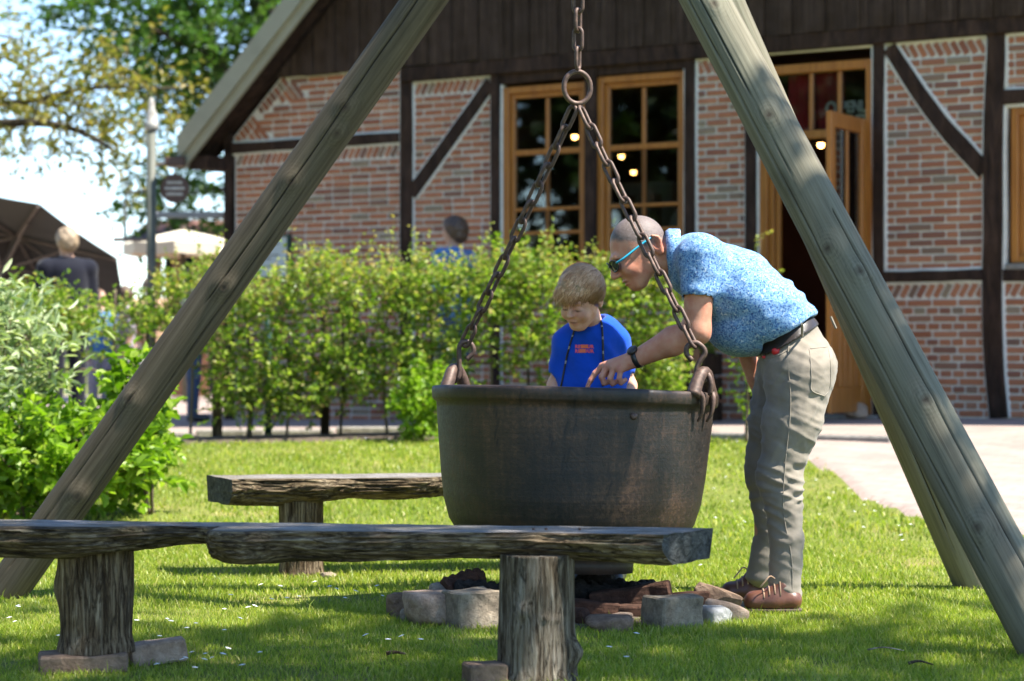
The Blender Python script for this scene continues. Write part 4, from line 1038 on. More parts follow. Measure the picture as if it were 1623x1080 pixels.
def charlog(px, Y, L, r, rz, ry, z, seed, label, mat='char'):
    t = np.linspace(0, 1, 26); th = np.arange(22) * 2 * math.pi / 22; T, A = np.meshgrid(t, th, indexing='ij')
    R = r * (1 + .2 * fbm(np.stack([np.cos(A) * 1.4, np.sin(A) * 1.4, T * 5], -1), 3, seed)) * (1 - .25 * np.abs(T - .5)); R += .006 * np.sign(np.sin(T * 30)) * (np.cos(A * 4) > .2)
    V = np.stack([(T - .5) * L, R * np.cos(A), R * np.sin(A)], -1).reshape(-1, 3); n = 22
    i, k = np.meshgrid(np.arange(25), np.arange(n), indexing='ij'); l = (k + 1) % n
    Fc = np.stack([i * n + k, i * n + l, (i + 1) * n + l, (i + 1) * n + k], -1).reshape(-1, 4).tolist() + [list(range(n))[::-1], [25 * n + q for q in range(n)]]
    E_ = np.array(Matrix.Rotation(rz, 3, 'Z') @ Matrix.Rotation(ry, 3, 'Y')); V = V @ E_.T; V[:, 2] += z - V[:, 2].min(); V += np.array([(px - CX) / F * Y, Y, 0])
    return solo('charred_log', (V, Fc), MT[mat], label, 'log', 'charred logs of the fire')
charlog(764, 8.8, .2, .035, .3, .1, .05, 71, 'charred log end left of the bench leg, above the block')
charlog(735, 8.85, .16, .04, .5, -.2, .06, 72, 'reddish charred chunk behind the squared grey block', 'firebrick')
charlog(922, 8.95, .22, .055, .2, .05, .0, 73, 'black cracked log just right of the bench leg')
charlog(935, 9.2, .2, .05, .7, -.2, .0, 74, 'blackest charred lump below the cauldron')
charlog(965, 9.1, .25, .045, -.5, .15, .01, 75, 'thin charred stick lying among the pit bricks')
charlog(1018, 9.25, .16, .04, .9, .0, .0, 76, 'charred log stub behind the slanting red brick')
block(1000, 8.85, (.30, .11, .075), -.12, 'firebrick', 81, 'fire_brick', 'sooty red brick slanting up over the charred wood', z=.004, ry=-.16, cat='brick', group='bricks in the fire pit')
block(930, 8.72, (.24, .1, .06), .1, 'firebrick', 82, 'fire_brick', 'sooty brick lying flat beside the bench leg', z=-.005, ry=.1, cat='brick', group='bricks in the fire pit')
block(1000, 8.72, (.34, .09, .05), -.2, 'firebrick', 83, 'fire_brick', 'long low reddish brick behind the flat boulder', z=-.003, cat='brick', group='bricks in the fire pit')
block(1075, 8.82, (.22, .09, .05), .1, 'firebrick', 84, 'fire_brick', 'red brick behind the squared grey-brown block', z=.02, ry=-.1, cat='brick', group='bricks in the fire pit')
# wedge stones under the bench legs
block(132, 7.36, (.27, .16, .055), .18, 'stone_brown', 85, 'support_stone', 'flat dark slab under the left bench stump', z=-.012, group='stones under the bench stumps')
block(250, 7.5, (.17, .10, .07), .25, 'stone_pink', 86, 'support_stone', 'flat pinkish stone lying right of the left bench stump', z=-.012, ry=-.12, group='stones under the bench stumps')
block(768, 7.0, (.11, .1, .07), .3, 'stone_brown', 87, 'support_stone', 'dark stone wedged left of the nearest bench leg', z=-.01, group='stones under the bench stumps')
R_(520, 0, 10.25, (.09, .09, .06), 88, 'stone_grey', 'support_stone', 'small grey stone at the foot of the far bench stump', group='stones under the bench stumps')
# dead twig and wood chips on the lawn
def bits(px, py, pts, r, mat, name, label):
    g = GP(px, py); P = spline(np.array([g + np.array(q) for q in pts]), 14); return solo(name, tube(P, np.linspace(r, r * .4, 14), 6), MT[mat], label, 'twig', smooth=True)
bits(1375, 1040, [(0, 0, .02), (.05, -.02, .03), (.11, -.04, .022)], .003, 'slab_top', 'dry_stalk', 'pale dry stalk lying on the lawn at the lower right')
bits(1440, 1062, [(0, 0, .02), (.03, -.01, .028), (.07, -.03, .02)], .006, 'bark', 'dead_twig', 'short dark twig lying on the lawn near the right edge')
bits(612, 1046, [(0, 0, .02), (.03, 0, .024), (.06, -.01, .02)], .008, 'stump_warm', 'wood_chip', 'brown wood chip on the grass left of the nearest bench leg')

# ------------------------------------------------------------------ foliage tools
def leaf_arrays(P, D, N, L, Wd, fold=.25, curl=.15):
    D = D / (np.linalg.norm(D, axis=1)[:, None] + 1e-9); S = np.cross(D, N); S /= (np.linalg.norm(S, axis=1)[:, None] + 1e-9); N = np.cross(S, D)
    L, Wd = L[:, None], Wd[:, None]
    V = np.stack([P, P + D * L * .35 + S * Wd * .5 + N * Wd * fold, P + D * L * .75 + S * Wd * .36 + N * (Wd * fold - L * curl * .4), P + D * L - N * L * curl,
                  P + D * L * .75 - S * Wd * .36 + N * (Wd * fold - L * curl * .4), P + D * L * .35 - S * Wd * .5 + N * Wd * fold], 1)
    n = len(P); b = (np.arange(n) * 6)[:, None]
    Fc = np.concatenate([b + np.array([0, 1, 2, 3]), b + np.array([0, 3, 4, 5])])
    return V.reshape(-1, 3), Fc

def twigs(starts, dirs, lens, per, ll, lw, rng, droop=.25, spread=.9):
    """leaves set alternately along twigs"""
    n = len(starts); t = np.linspace(.12, 1, per)
    dirs = dirs / np.linalg.norm(dirs, axis=1)[:, None]
    P = starts[:, None] + dirs[:, None] * (lens[:, None] * t)[:, :, None]; P[:, :, 2] -= droop * (lens[:, None] * t) ** 2
    P = P.reshape(-1, 3) + rng.normal(0, .006, (n * per, 3)); D = np.repeat(dirs, per, 0)
    side = rng.normal(size=(n * per, 3)); D = D * .6 + side * spread; D[:, 2] = D[:, 2] * .7
    N = rng.normal(size=(n * per, 3)) * .55; N[:, 2] += 1.0
    k = rng.uniform(.65, 1.2, n * per)
    return leaf_arrays(P, D, N, ll * k, lw * k)

def twig_tubes(starts, dirs, lens, r):
    """thin three-sided twigs"""
    dirs = dirs / np.linalg.norm(dirs, axis=1)[:, None]; a = np.cross(dirs, np.array([.3, .5, .81])); a /= np.linalg.norm(a, axis=1)[:, None]; b = np.cross(dirs, a); n = len(starts)
    V = []
    for q in range(3): V.append(starts + r * (math.cos(q * 2.094) * a + math.sin(q * 2.094) * b))
    V.append(starts + dirs * lens[:, None]); V = np.stack(V, 1).reshape(-1, 3); i = (np.arange(n) * 4)[:, None]
    return V, np.concatenate([i + np.array([0, 1, 3]), i + np.array([1, 2, 3]), i + np.array([2, 0, 3])])

# ------------------------------------------------------------------ hedge
r = np.random.default_rng(21)
hedge = thing('hedge', (-0.6, 18.0, .3), 'trained leafy hedge with bare lower stems in front of the brick wall', 'hedge')
def hy(X): return 18.15 + .05 * X
def hdens(X, z):  # where the hedge is full (relative height)
    h = z - G(X, hy(X)); n = fbm(np.stack([X * 1.7, z * 2.4, X * 0], -1), 3, 8)
    top = 1.2 + .17 * fbm(np.stack([X * 2.1, X * 0, X * 0], -1), 3, 9) - .12 * sstep(-2.1, -2.9, X)
    full = sstep(.55, .95, h) * (h < top); low = .85 * sstep(.04, .16, h) * (n > -.3) * sstep(-2.35, -2.0, X)
    return np.clip(full * (.72 + .75 * n) + low * (h < .7), 0, 1)
M_ = 6700; X = r.uniform(-3.95, 1.28, M_); z = G(X, hy(X)) + r.uniform(.08, 1.3, M_); keep = r.uniform(0, 1, M_) < hdens(X, z); X, z = X[keep], z[keep]
S_ = np.stack([X, hy(X) + r.uniform(-.34, .26, len(X)), z], 1); D = r.normal(size=(len(X), 3)); D[:, 2] += .55; D[:, 1] -= .25
part('foliage', twigs(S_, D, r.uniform(.10, .30, len(X)), 9, .044, .029, r), MT['hedge'], hedge)
part('twigs', twig_tubes(S_, D, r.uniform(.10, .24, len(X)), .0025), MT['twig'], hedge)['kind'] = 'stuff'
n = 560; X = r.uniform(-2.75, 1.25, n); S2 = np.stack([X, hy(X) + r.uniform(-.25, .2, n), G(X, hy(X)) + 1.1 + .17 * fbm(np.stack([X * 2.1, X * 0, X * 0], -1), 3, 9) + r.uniform(-.16, .1, n)], 1)
D2 = r.normal(size=(n, 3)) * .28; D2[:, 2] += 1; l2 = r.uniform(.08, .24, n) * (1 + 1.0 * (r.uniform(0, 1, n) > .82))
part('young_shoots', twigs(S2, D2, l2, 11, .036, .024, r, 0, .7), MT['shoot'], hedge)
part('twigs', twig_tubes(S2, D2, l2, .003), MT['twig'], hedge)['kind'] = 'stuff'
# a loose leafy spray bulging towards the lawn left of the cauldron
n = 130; q = r.normal(size=(n, 3)); q /= np.linalg.norm(q, axis=1)[:, None]; S3 = U(668, 640, 17.4) + q * r.uniform(.3, 1, n)[:, None] * np.array([.17, .2, .26]); D3 = q + r.normal(0, .4, (n, 3))
part('foliage', twigs(S3, D3, r.uniform(.06, .16, n), 10, .05, .034, r), MT['bush'], hedge)
for i, x in enumerate(np.concatenate([np.arange(-3.8, 1.2, .36)]) + r.uniform(-.08, .08, 14)):
    g = float(G(x, hy(x))); p = spline([(x, hy(x), g - .02), (x + r.uniform(-.04, .04), hy(x) + .02, g + .5), (x + r.uniform(-.08, .08), hy(x), g + 1.15)], 12)
    part('stem', tube(p, np.linspace(.022 if i % 4 == 1 else .012, .007, 12), 8), MT['bark'] if i % 2 else MT['twig'], hedge, True)
for i, zz in enumerate((.55, .95)):
    P = [(x, hy(x) + .03, float(G(x, hy(x))) + zz + .015 * math.sin(x * 5 + i)) for x in np.linspace(-3.9, 1.2, 30)]; part('trained_branch', tube(P, .009, 6), MT['twig'], hedge, True)
# painted posts standing in the hedge
def post_thing(px, Y, py1, r_, mat, label, name='hedge_post'):
    x = (px - CX) / F * Y; g = float(G(x, Y)); z1 = U(px, py1, Y)[2]
    return solo(name, lathe([(.001, g - .05), (r_, g - .05), (r_, z1 - .01), (r_ * .7, z1), (.001, z1)], 12, (x, Y, 0)), MT[mat], label, 'post', 'posts in the hedge', smooth=True)
post_thing(425, 18.6, 505, .028, 'teal', 'dark green painted post seen through the hedge')
post_thing(515, 18.45, 470, .036, 'log_brown', 'thick brown wooden stake among the hedge stems')
post_thing(344, 18.5, 500, .04, 'stump_warm', 'brown wooden stake at the open end of the hedge beside the leaning log')

# slender plants beside the man
def slender(base, lean, hgt, n, label, name, ll=.045, seed=3, mat='hedge'):
    rg = np.random.default_rng(seed); base = np.array(base, float); t = thing(name, base, label, 'sapling'); P = spline([base, base + np.array(lean) * .5 + (0, 0, hgt * .5), base + np.array(lean) + (0, 0, hgt)], 20)
    part('stem', tube(P, np.linspace(.014, .004, 20), 8), MT['twig'], t, True)
    i = rg.integers(5, 20, n); s = P[i] + rg.normal(0, .02, (n, 3)); d = rg.normal(size=(n, 3)); d[:, 2] += .2; l = rg.uniform(.08, .26, n)
    part('crown', twigs(s, d, l, 10, ll, ll * .62, rg), MT[mat], t); part('twigs', twig_tubes(s, d, l, .003), MT['twig'], t)['kind'] = 'stuff'
g = GP(1183, 702); slender(g, (.02, .02, 0), .85, 46, 'slender young sapling with sparse leaves behind the man\'s knees', 'sapling', seed=4, mat='bush')
b0 = np.array([(1205 - CX) / F * 18.6, 18.6, .38]); slender(b0, (-.0, .0, 0), 1.45, 22, 'leafy shoot rising behind the man\'s back against the orange door frame', 'climbing_shoot', seed=6, mat='shoot')
# dark planter by the wall
pt = thing('timber_planter', Ww(sx(1112), -.55, .36), 'low dark timber planter by the wall behind the man\'s arm', 'planter', rotz=-TH)
for zz in (0, .2, .4):
    local('plank', bevbox(-.42, .42, -.18, -.13, zz + .005, zz + .185, .01), MT['board'], pt); local('plank', bevbox(-.42, .42, .13, .18, zz + .005, zz + .185, .01), MT['board'], pt)
    for sx_ in (-.42, .37): local('plank', bevbox(sx_, sx_ + .05, -.128, .128, zz + .005, zz + .185, .01), MT['board'], pt)
for x in (-.38, 0, .38): local('post', bevbox(x - .04, x + .04, -.225, -.182, 0, .62, .008), MT['kiosk'], pt)
local('soil', box(-.37, .37, -.13, .13, .5, .54), MT['soil'], pt)
rg = np.random.default_rng(12); n = 260; s = np.stack([rg.uniform(-.36, .36, n), rg.uniform(-.12, .12, n), np.full(n, .53)], 1); d = rg.normal(size=(n, 3)) * .6; d[:, 2] = abs(d[:, 2]) + .5
local('plant', twigs(s, d, rg.uniform(.1, .3, n), 9, .045, .028, rg), MT['hedge'], pt)

# ------------------------------------------------------------------ shrubs at the left
def shrub(name, label, c, rad, n, mat, ll, lw, seed, per=10, low=.0, stems=9, tl=(.12, .3)):
    rg = np.random.default_rng(seed); c = np.array(c, float); base = np.array([c[0], c[1], float(G(c[0], c[1]))]); t = thing(name, base, label, 'shrub')
    q = rg.normal(size=(n, 3)); q /= np.linalg.norm(q, axis=1)[:, None]; rr_ = rg.uniform(.35, 1, n) ** .45; rr_ *= 1 + .28 * fbm(q * 2.1, 3, seed); P = c + q * rr_[:, None] * np.array(rad)
    P = P[P[:, 2] > base[2] + .04]; d = (P - (c - (0, 0, rad[2] * .9))) + rg.normal(0, .35, P.shape); d[:, 2] += .25; l = rg.uniform(*tl, len(P))
    part('foliage', twigs(P, d, l, per, ll, lw, rg, .2, .7), MT[mat], t); part('twigs', twig_tubes(P, d, l, .003), MT['twig'], t)['kind'] = 'stuff'
    for i in range(stems):
        a = rg.uniform(0, 6.28); e = c + np.array([math.cos(a) * rad[0] * .6, math.sin(a) * rad[1] * .6, rad[2] * rg.uniform(0, .5)]); b = base + np.array([math.cos(a) * .1, math.sin(a) * .08, -.03])
        part('stem', tube(spline([b, (b + e) / 2 + rg.normal(0, .04, 3), e], 10), np.linspace(.012, .004, 10), 6), MT['twig'], t, True)
shrub('green_shrub', 'bright green leafy shrub low down at the left', U(70, 738, 13.0), (.58, .45, .24), 440, 'bush', .078, .046, 31, tl=(.1, .24))
shrub('green_shrub', 'smaller bright green shrub right of the leaning log', U(214, 690, 13.3), (.19, .25, .33), 130, 'bush', .078, .046, 32, stems=5, tl=(.08, .2))
shrub('silver_shrub', 'tall pale silvery shrub at the left edge', U(-15, 605, 13.3), (.30, .35, .36), 250, 'silver', .095, .024, 33, per=9, tl=(.18, .42))
shrub('silver_shrub', 'far pale green shrub peeping out beyond the frame edge', U(-190, 640, 13.6), (.6, .5, .6), 320, 'silver', .095, .03, 34, per=9)

# ------------------------------------------------------------------ trees
def tree(name, label, base, trunk, limbs, clumps, mat, ll, lw, seed, r0=.25, per=12, tl=(.4, .9), group=None):
    rg = np.random.default_rng(seed); base = np.array(base, float); t = thing(name, base, label, 'tree', group)
    P = spline(trunk, 24); part('trunk', tube(P, np.linspace(r0, r0 * .4, 24), 14), MT['bark'], t, True)
    for pts, rr_ in limbs: part('limb', tube(spline(pts, 16), np.linspace(rr_, rr_ * .25, 16), 8), MT['bark'], t, True)
    S, D = [], []
    for c, rad, n in clumps:
        q = rg.normal(size=(n, 3)); q /= np.linalg.norm(q, axis=1)[:, None]; k = rg.uniform(.15, 1, n) ** .5 * (1 + .35 * fbm(q * 2.3 + np.array(c), 3, seed)); S.append(np.array(c) + q * k[:, None] * np.array(rad)); D.append(q + rg.normal(0, .7, (n, 3)))
    S, D = np.concatenate(S), np.concatenate(D); D[:, 2] -= .1; l = rg.uniform(*tl, len(S))
    part('crown', twigs(S, D, l, per, ll, lw, rg, .12, .9), MT[mat], t); part('twigs', twig_tubes(S, D, l, .008), MT['bark'], t)['kind'] = 'stuff'
    return t
def Up(px, py, Y): return U(px, py, Y)
b = U(430, 560, 34); b[2] = .2
cl = [(U(240, 40, 33), (1.2, 1.2, .8), 120), (U(330, 95, 34), (1.1, 1.2, .8), 150), (U(390, 20, 34), (1.3, 1.3, 1.0), 170), (U(300, -60, 34), (1.6, 1.6, 1.0), 170), (U(350, 190, 34.5), (.8, 1, .6), 80),
      (U(160, 5, 32.5), (.6, .8, .35), 40), (U(420, -110, 35), (2, 2, 1.2), 200), (U(330, 300, 36), (1.0, 1.0, .75), 120), (U(270, 320, 36), (.55, .6, .45), 40), (U(420, 130, 35), (1, 1, .9), 100), (U(260, 120, 33.5), (.6, .8, .45), 50)]
tree('broadleaf_tree', 'dark green leafy tree behind the gable end', b, [b, b + (0, 0, 2.2), U(425, 120, 34), U(400, -120, 34)],
     [([U(425, 160, 34), U(330, 90, 33.6), U(230, 40, 33)], .09), ([U(425, 150, 34), U(420, 60, 34.3), U(460, -60, 35)], .1), ([U(427, 330, 34.2), U(350, 300, 35.5), U(290, 310, 36)], .05)], cl, 'darktree', .115, .075, 61, .28)
b = U(-330, 560, 27); b[2] = .2
cl = [(U(30, 150, 26.5), (.6, .8, .45), 36), (U(90, 165, 26.5), (.7, .8, .4), 40), (U(60, 210, 26.5), (.6, .8, .22), 26), (U(160, 160, 26.2), (.6, .7, .35), 38), (U(210, 120, 26.2), (.55, .6, .3), 26), (U(150, 215, 26.3), (.5, .6, .2), 22), (U(-120, 130, 27), (1.4, 1.4, .9), 120),
      (U(270, 160, 26.2), (.35, .5, .25), 12), (U(10, 60, 26.8), (.5, .8, .4), 20), (U(185, 270, 26.2), (.25, .4, .2), 8), (U(-250, -40, 27), (2, 2, 1.2), 160), (U(215, 270, 26), (.2, .3, .15), 6), (U(100, 110, 26), (.5, .5, .3), 24)]
tree('golden_tree', 'sparse golden green tree reaching across the sky at the left', b, [b, b + (.2, 0, 2.2), U(-280, 60, 27), U(-260, -200, 27)],
     [([U(-285, 220, 27), U(-60, 200, 26.7), U(60, 195, 26.4), U(130, 210, 26.3), U(190, 245, 26.2)], .07), ([U(-280, 150, 27), U(0, 165, 26.6), U(140, 140, 26.3), U(280, 140, 26.2)], .05), ([U(-280, 60, 27), U(-120, 40, 27), U(20, 60, 26.8)], .05)], cl, 'goldtree', .085, .05, 62, .25, per=9, tl=(.3, .6))
# dark sprig of another branch at the top left
# the tree beside the camera that shades the fire pit
tb = np.array([6.2, 4.4, 0.0])
tc = [((4.9, 5.4, 7.6), (2.0, 1.5, 1.1), 310), ((6.3, 6.0, 8.0), (1.7, 1.3, 1.1), 150), ((3.9, 6.3, 7.3), (1.4, .85, .8), 200), ((2.2, 7.7, 7.3), (.8, .7, .6), 40), ((2.6, 5.0, 6.8), (1.2, 1.4, .8), 95), ((7.5, 4.5, 8.2), (1.8, 1.6, 1.2), 100), ((6.0, 3.2, 8.5), (2, 2, 1.2), 100), ((3.5, 3.2, 7.0), (1.6, 1.6, .9), 80), ((1.2, 6.3, 6.6), (.9, .9, .5), 60)]
tree('shade_tree', 'spreading tree beside the lawn that shades the fire pit', tb, [tb, tb + (-.1, .1, 2.5), tb + (-.3, .6, 5.5), tb + (-.6, 1.2, 8.4)],
     [([tb + (-.2, .3, 4.2), (5.0, 5.6, 6.4), (3.6, 6.8, 7.2)], .12), ([tb + (-.1, .2, 3.8), (4.6, 4.6, 6.0), (2.4, 5.0, 6.8)], .11), ([tb + (-.2, .4, 4.6), (6.6, 6.2, 6.8), (6.2, 8.0, 7.6)], .11), ([tb + (-.1, .2, 4.4), (5.4, 3.6, 6.4), (3.6, 3.0, 7.0)], .1)], tc, 'darktree', .10, .07, 63, .3, per=11, tl=(.3, .75))

# tall trees across the lawn, mirrored in the window panes
for i, (x, y, hh_) in enumerate(((-15, 4, 10), (-19, 12, 12), (-14, -5, 11), (-24, 6, 13), (-21, 20, 11))):
    q = np.array([x, y, float(G(x, y))])
    tree('tall_tree', 'tall broad tree across the lawn, outside the picture at the left (%s)' % ('nearest', 'beside the terrace', 'behind the photographer', 'farthest', 'past the shrubs')[i], q, [q, q + (.1, 0, hh_ * .4), q + (0, .2, hh_ * .85)], [], [(q + (0, 0, hh_ * .62), (3.8, 3.8, hh_ * .36), 330), (q + (0, 0, hh_ * .3), (3.6, 3.6, hh_ * .24), 190)], 'deeptree', .42, .3, 80 + i, .3, tl=(.8, 1.6), group='trees across the lawn')

# ------------------------------------------------------------------ things in the left background
def parasol(name, label, hub, axis, R, drop, nrib, mat, pole_to, valance=0.0, ribr=.014, polr=.03):
    t = thing(name, pole_to, label, 'parasol'); hub = np.array(hub, float); u, v_, a = frame_of(axis)
    V = [hub + a * 0]; rim = []; n = nrib; k = 6
    grid = []
    for j in range(1, k + 1):
        for i in range(n * 4):
            th = i * 2 * math.pi / (n * 4); seg = (i % 4) / 4; rr_ = math.cos(math.pi / n) / math.cos((seg - .5) * 2 * math.pi / n); q = j / k
            sag = -drop * q - .02 * math.sin(seg * math.pi) * q
            grid.append(hub + a * sag + (u * math.cos(th) + v_ * math.sin(th)) * R * rr_ * q)
    V = np.array([hub] + grid); m = n * 4; Fc = [[0, 1 + i, 1 + (i + 1) % m] for i in range(m)]
    for j in range(k - 1): Fc += [[1 + j * m + i, 1 + (j + 1) * m + i, 1 + (j + 1) * m + (i + 1) % m, 1 + j * m + (i + 1) % m] for i in range(m)]
    if valance:
        nb = len(V); V = np.vstack([V, V[1 + (k - 1) * m:1 + k * m] - np.array([0, 0, valance])]); Fc += [[1 + (k - 1) * m + i, nb + i, nb + (i + 1) % m, 1 + (k - 1) * m + (i + 1) % m] for i in range(m)]
    o = part('canopy', (V, Fc), MT[mat], t); md = o.modifiers.new('cloth', 'SOLIDIFY'); md.thickness = .004
    rh = hub - a * (drop * 1.0)
    for i in range(n):
        th = i * 2 * math.pi / n; e = hub - a * (drop + .02) + (u * math.cos(th) + v_ * math.sin(th)) * R * .99
        part('rib', tube([hub - a * .03, e], ribr, 6), MT['rib'], t)
        part('strut', tube([hub - a * (drop + .12), hub - a * (drop * .55 + .03) + (u * math.cos(th) + v_ * math.sin(th)) * R * .52], ribr * .9, 6), MT['rib'], t)
    part('hub', tube([hub + a * .05, hub - a * (drop + .16)], polr * 1.2, 10), MT['rib'], t)
    part('pole', tube([hub - a * (drop + .16), np.array(pole_to) if np.linalg.norm(np.array(pole_to)[:2] - hub[:2]) < .3 else np.array([pole_to[0], pole_to[1], hub[2] - drop - .3]), np.array(pole_to)], polr, 10), MT['pole'], t, True)
    return t
hub = U(28, 372, 25.0); parasol('dark_parasol', 'big dark brown parasol tilted to show its ribs at the left edge', hub, (.22, .50, .84), 1.32, .32, 8, 'canvas_dark', (hub[0] - .5, hub[1] + .3, .34), 0, .016)
hub = U(290, 364, 29.0); parasol('cream_parasol', 'sunlit cream parasol behind the lamp post', hub, (0, 0, 1), .72, .16, 8, 'canvas_cream', (hub[0] + .02, hub[1], .34), .14, .008)
# lamp post with arms, sign and rail
lp = U(240, 560, 23.2); lp[2] = float(G(lp[0], lp[1]))
po = thing('lamp_post', lp, 'grey green lamp post with pale cap and side arms beside the house', 'lamp post')
ztop_ = U(240, 205, 23.2)[2]
part('pole', tube([lp, (lp[0], lp[1], ztop_)], .046, 14), MT['pole'], po, True)
zc = ztop_; part('cap', lathe([(.001, zc - .01), (.062, zc - .01), (.066, zc + .06), (.05, zc + .08), (.055, zc + .15), (.03, zc + .2), (.035, zc + .25), (.012, zc + .30), (.001, zc + .31)], 16, (lp[0], lp[1], 0)), MT['stone_pale'], po, True)
part('arm', tube([U(240, 264, 23.2), U(272, 258, 23.2)], .016, 8), MT['rib'], po); part('lamp_head', (lambda a, b: bevbox(a[0], b[0], 23.05, 23.35, b[2], a[2], .01))(U(264, 250, 23.2), U(296, 265, 23.2)), MT['sign_brown'], po)
part('arm', tube([U(240, 302, 23.2), U(200, 306, 23.2), U(198, 330, 23.2), U(198, 380, 23.2)], .014, 8), MT['pole'], po)
part('arm', tube([U(240, 379, 23.2), U(180, 380, 23.2)], .02, 8), MT['rib'], po)
rs = U(277, 299, 23.2)
sg_ = thing('round_sign', rs, 'round brown sign with pale lines hanging from the lamp post arm', 'sign')
v, f = lathe([(.001, -.015), (.13, -.015), (.14, -.008), (.14, .008), (.13, .015), (.001, .015)], 28); local('disc', (np.stack([v[:, 0], v[:, 2], v[:, 1]], 1), f), MT['sign_brown'], sg_)
for zz, w in ((.055, .075), (0, .095), (-.055, .08)): local('print_line', bevbox(-w, w, -.022, -.014, zz - .014, zz + .014, .003), MT['stone_pale'], sg_)
local('hanger', tube([(0, 0, .14), (0, 0, .235)], .008, 6), MT['rust'], sg_)
a, b = U(246, 341, 23.6), U(360, 340, 23.6); solo('grey_rail', bevbox(a[0], b[0] + .1, 23.55, 23.62, a[2] - .03, a[2] + .03, .006), MT['greymetal'], 'horizontal grey metal rail between the lamp post and the house corner', 'rail')
# timber kiosk far behind
kq = U(300, 560, 36); kq[2] = .3; kk = thing('timber_kiosk', kq, 'small open brown timber kiosk under the cream parasol', 'kiosk')
for px in (246, 283, 321, 362):
    x = (px - CX) / F * 36; part('post', box(x - .09, x + .09, 35.9, 36.08, .28, 2.55), MT['kiosk'], kk)
x0, x1 = (240 - CX) / F * 36, (372 - CX) / F * 36
part('back_wall', box(x0, x1, 37.4, 37.5, .28, 2.5), MT['navy'], kk); part('counter', box(x0 + .05, x1 - .05, 35.85, 36.2, 1.15, 1.25), MT['kiosk'], kk); part('roof', ([(x0 - .3, 35.6, 2.5), (x1 + .3, 35.6, 2.5), (x1 + .3, 37.8, 2.9), (x0 - .3, 37.8, 2.9), (x0 - .3, 35.6, 2.6), (x1 + .3, 35.6, 2.6), (x1 + .3, 37.8, 3.0), (x0 - .3, 37.8, 3.0)], BOXF), MT['roof'], kk)
# far low trees that close the horizon
for i, (px, Y, hgt) in enumerate(((40, 60, 2.0), (180, 66, 1.7), (-120, 58, 2.6), (420, 62, 3.5))):
    c = U(px, 560, Y); c[2] = .3
    tree('far_tree', 'low blurred tree on the skyline, %s' % ('behind the dark parasol', 'behind the lamp post', 'beyond the left frame edge', 'hidden behind the house')[i], c, [c, c + (0, 0, hgt * .4), c + (0, 0, hgt * .8)], [], [(c + (0, 0, hgt * .6), (1.9, 1.5, hgt * .42), 130)], 'darktree', .2, .14, 70 + i, .15, tl=(.5, .9), group='far trees')
# ------------------------------------------------------------------ bodies: blended distance fields, meshed as one continuous surface
class Body:
    def __init__(s, h): s.h = h; s.pr = []
    def cone(s, a, b, ra, rb, k=.02, op='u', sq=None):
        """tapered capsule; sq=(axis, factor) widens it along an axis"""
        a, b = np.array(a, float), np.array(b, float); R = max(ra, rb) + k + .01
        if sq is not None:
            ax, fc = np.array(sq[0], float), sq[1]; ax /= np.linalg.norm(ax)
        lo, hi = np.minimum(a, b) - R * (sq[1] if sq is not None else 1), np.maximum(a, b) + R * (sq[1] if sq is not None else 1)
        def fn(p):
            q = p
            if sq is not None: m = (a + b) / 2; w = (p - m) @ ax; q = p - np.multiply.outer(w * (1 - 1 / fc), ax)
            ab = b - a; t = np.clip(((q - a) @ ab) / (ab @ ab + 1e-12), 0, 1); return np.linalg.norm(q - a - t[..., None] * ab, axis=-1) - (ra + (rb - ra) * t)
        s.pr.append((fn, lo, hi, k, op)); return s
    def ell(s, c, rad, k=.02, op='u', R=None):
        c, rad = np.array(c, float), np.array(rad, float); R = np.eye(3) if R is None else np.array(R, float); m = rad.max() + k + .01   # rows of R: local axes
        def fn(p):
            q = (p - c) @ R.T; k0 = np.linalg.norm(q / rad, axis=-1); k1 = np.linalg.norm(q / rad ** 2, axis=-1) + 1e-9; return k0 * (k0 - 1) / k1
        s.pr.append((fn, c - m, c + m, k, op)); return s
    def raw(s, fn, lo, hi, k=.004, op='i'): s.pr.append((fn, np.array(lo, float), np.array(hi, float), k, op)); return s
    def cutplane(s, c, n, k=.004):
        c, n = np.array(c, float), np.array(n, float); n = n / np.linalg.norm(n)
        s.pr.append((lambda p: (p - c) @ n, None, None, k, 'i')); return s
    def mesh(s):
        h = s.h; L = np.min([p[1] for p in s.pr if p[4] == 'u'], 0) - 2 * h; Hh = np.max([p[2] for p in s.pr if p[4] == 'u'], 0) + 2 * h
        n = np.ceil((Hh - L) / h).astype(int) + 1; val = np.full(n, .5, np.float32); ax = [L[i] + h * np.arange(n[i]) for i in range(3)]
        for fn, lo, hi, k, op in s.pr:
            if lo is None: i0, i1 = np.zeros(3, int), n
            else: i0 = np.clip(((lo - L) / h).astype(int), 0, n); i1 = np.clip(((hi - L) / h).astype(int) + 2, 0, n)
            if np.any(i1 <= i0): continue
            P = np.stack(np.meshgrid(*[ax[q][i0[q]:i1[q]] for q in range(3)], indexing='ij'), -1); d = fn(P); sl = tuple(slice(i0[q], i1[q]) for q in range(3)); a = val[sl]
            if op == 'u': t = np.clip(.5 + .5 * (d - a) / k, 0, 1); val[sl] = d * (1 - t) + a * t - k * t * (1 - t)
            else:
                if op == 's': d = -d
                t = np.clip(.5 - .5 * (d - a) / k, 0, 1); val[sl] = d * (1 - t) + a * t + k * t * (1 - t)
        return surfnet(val, L, h)

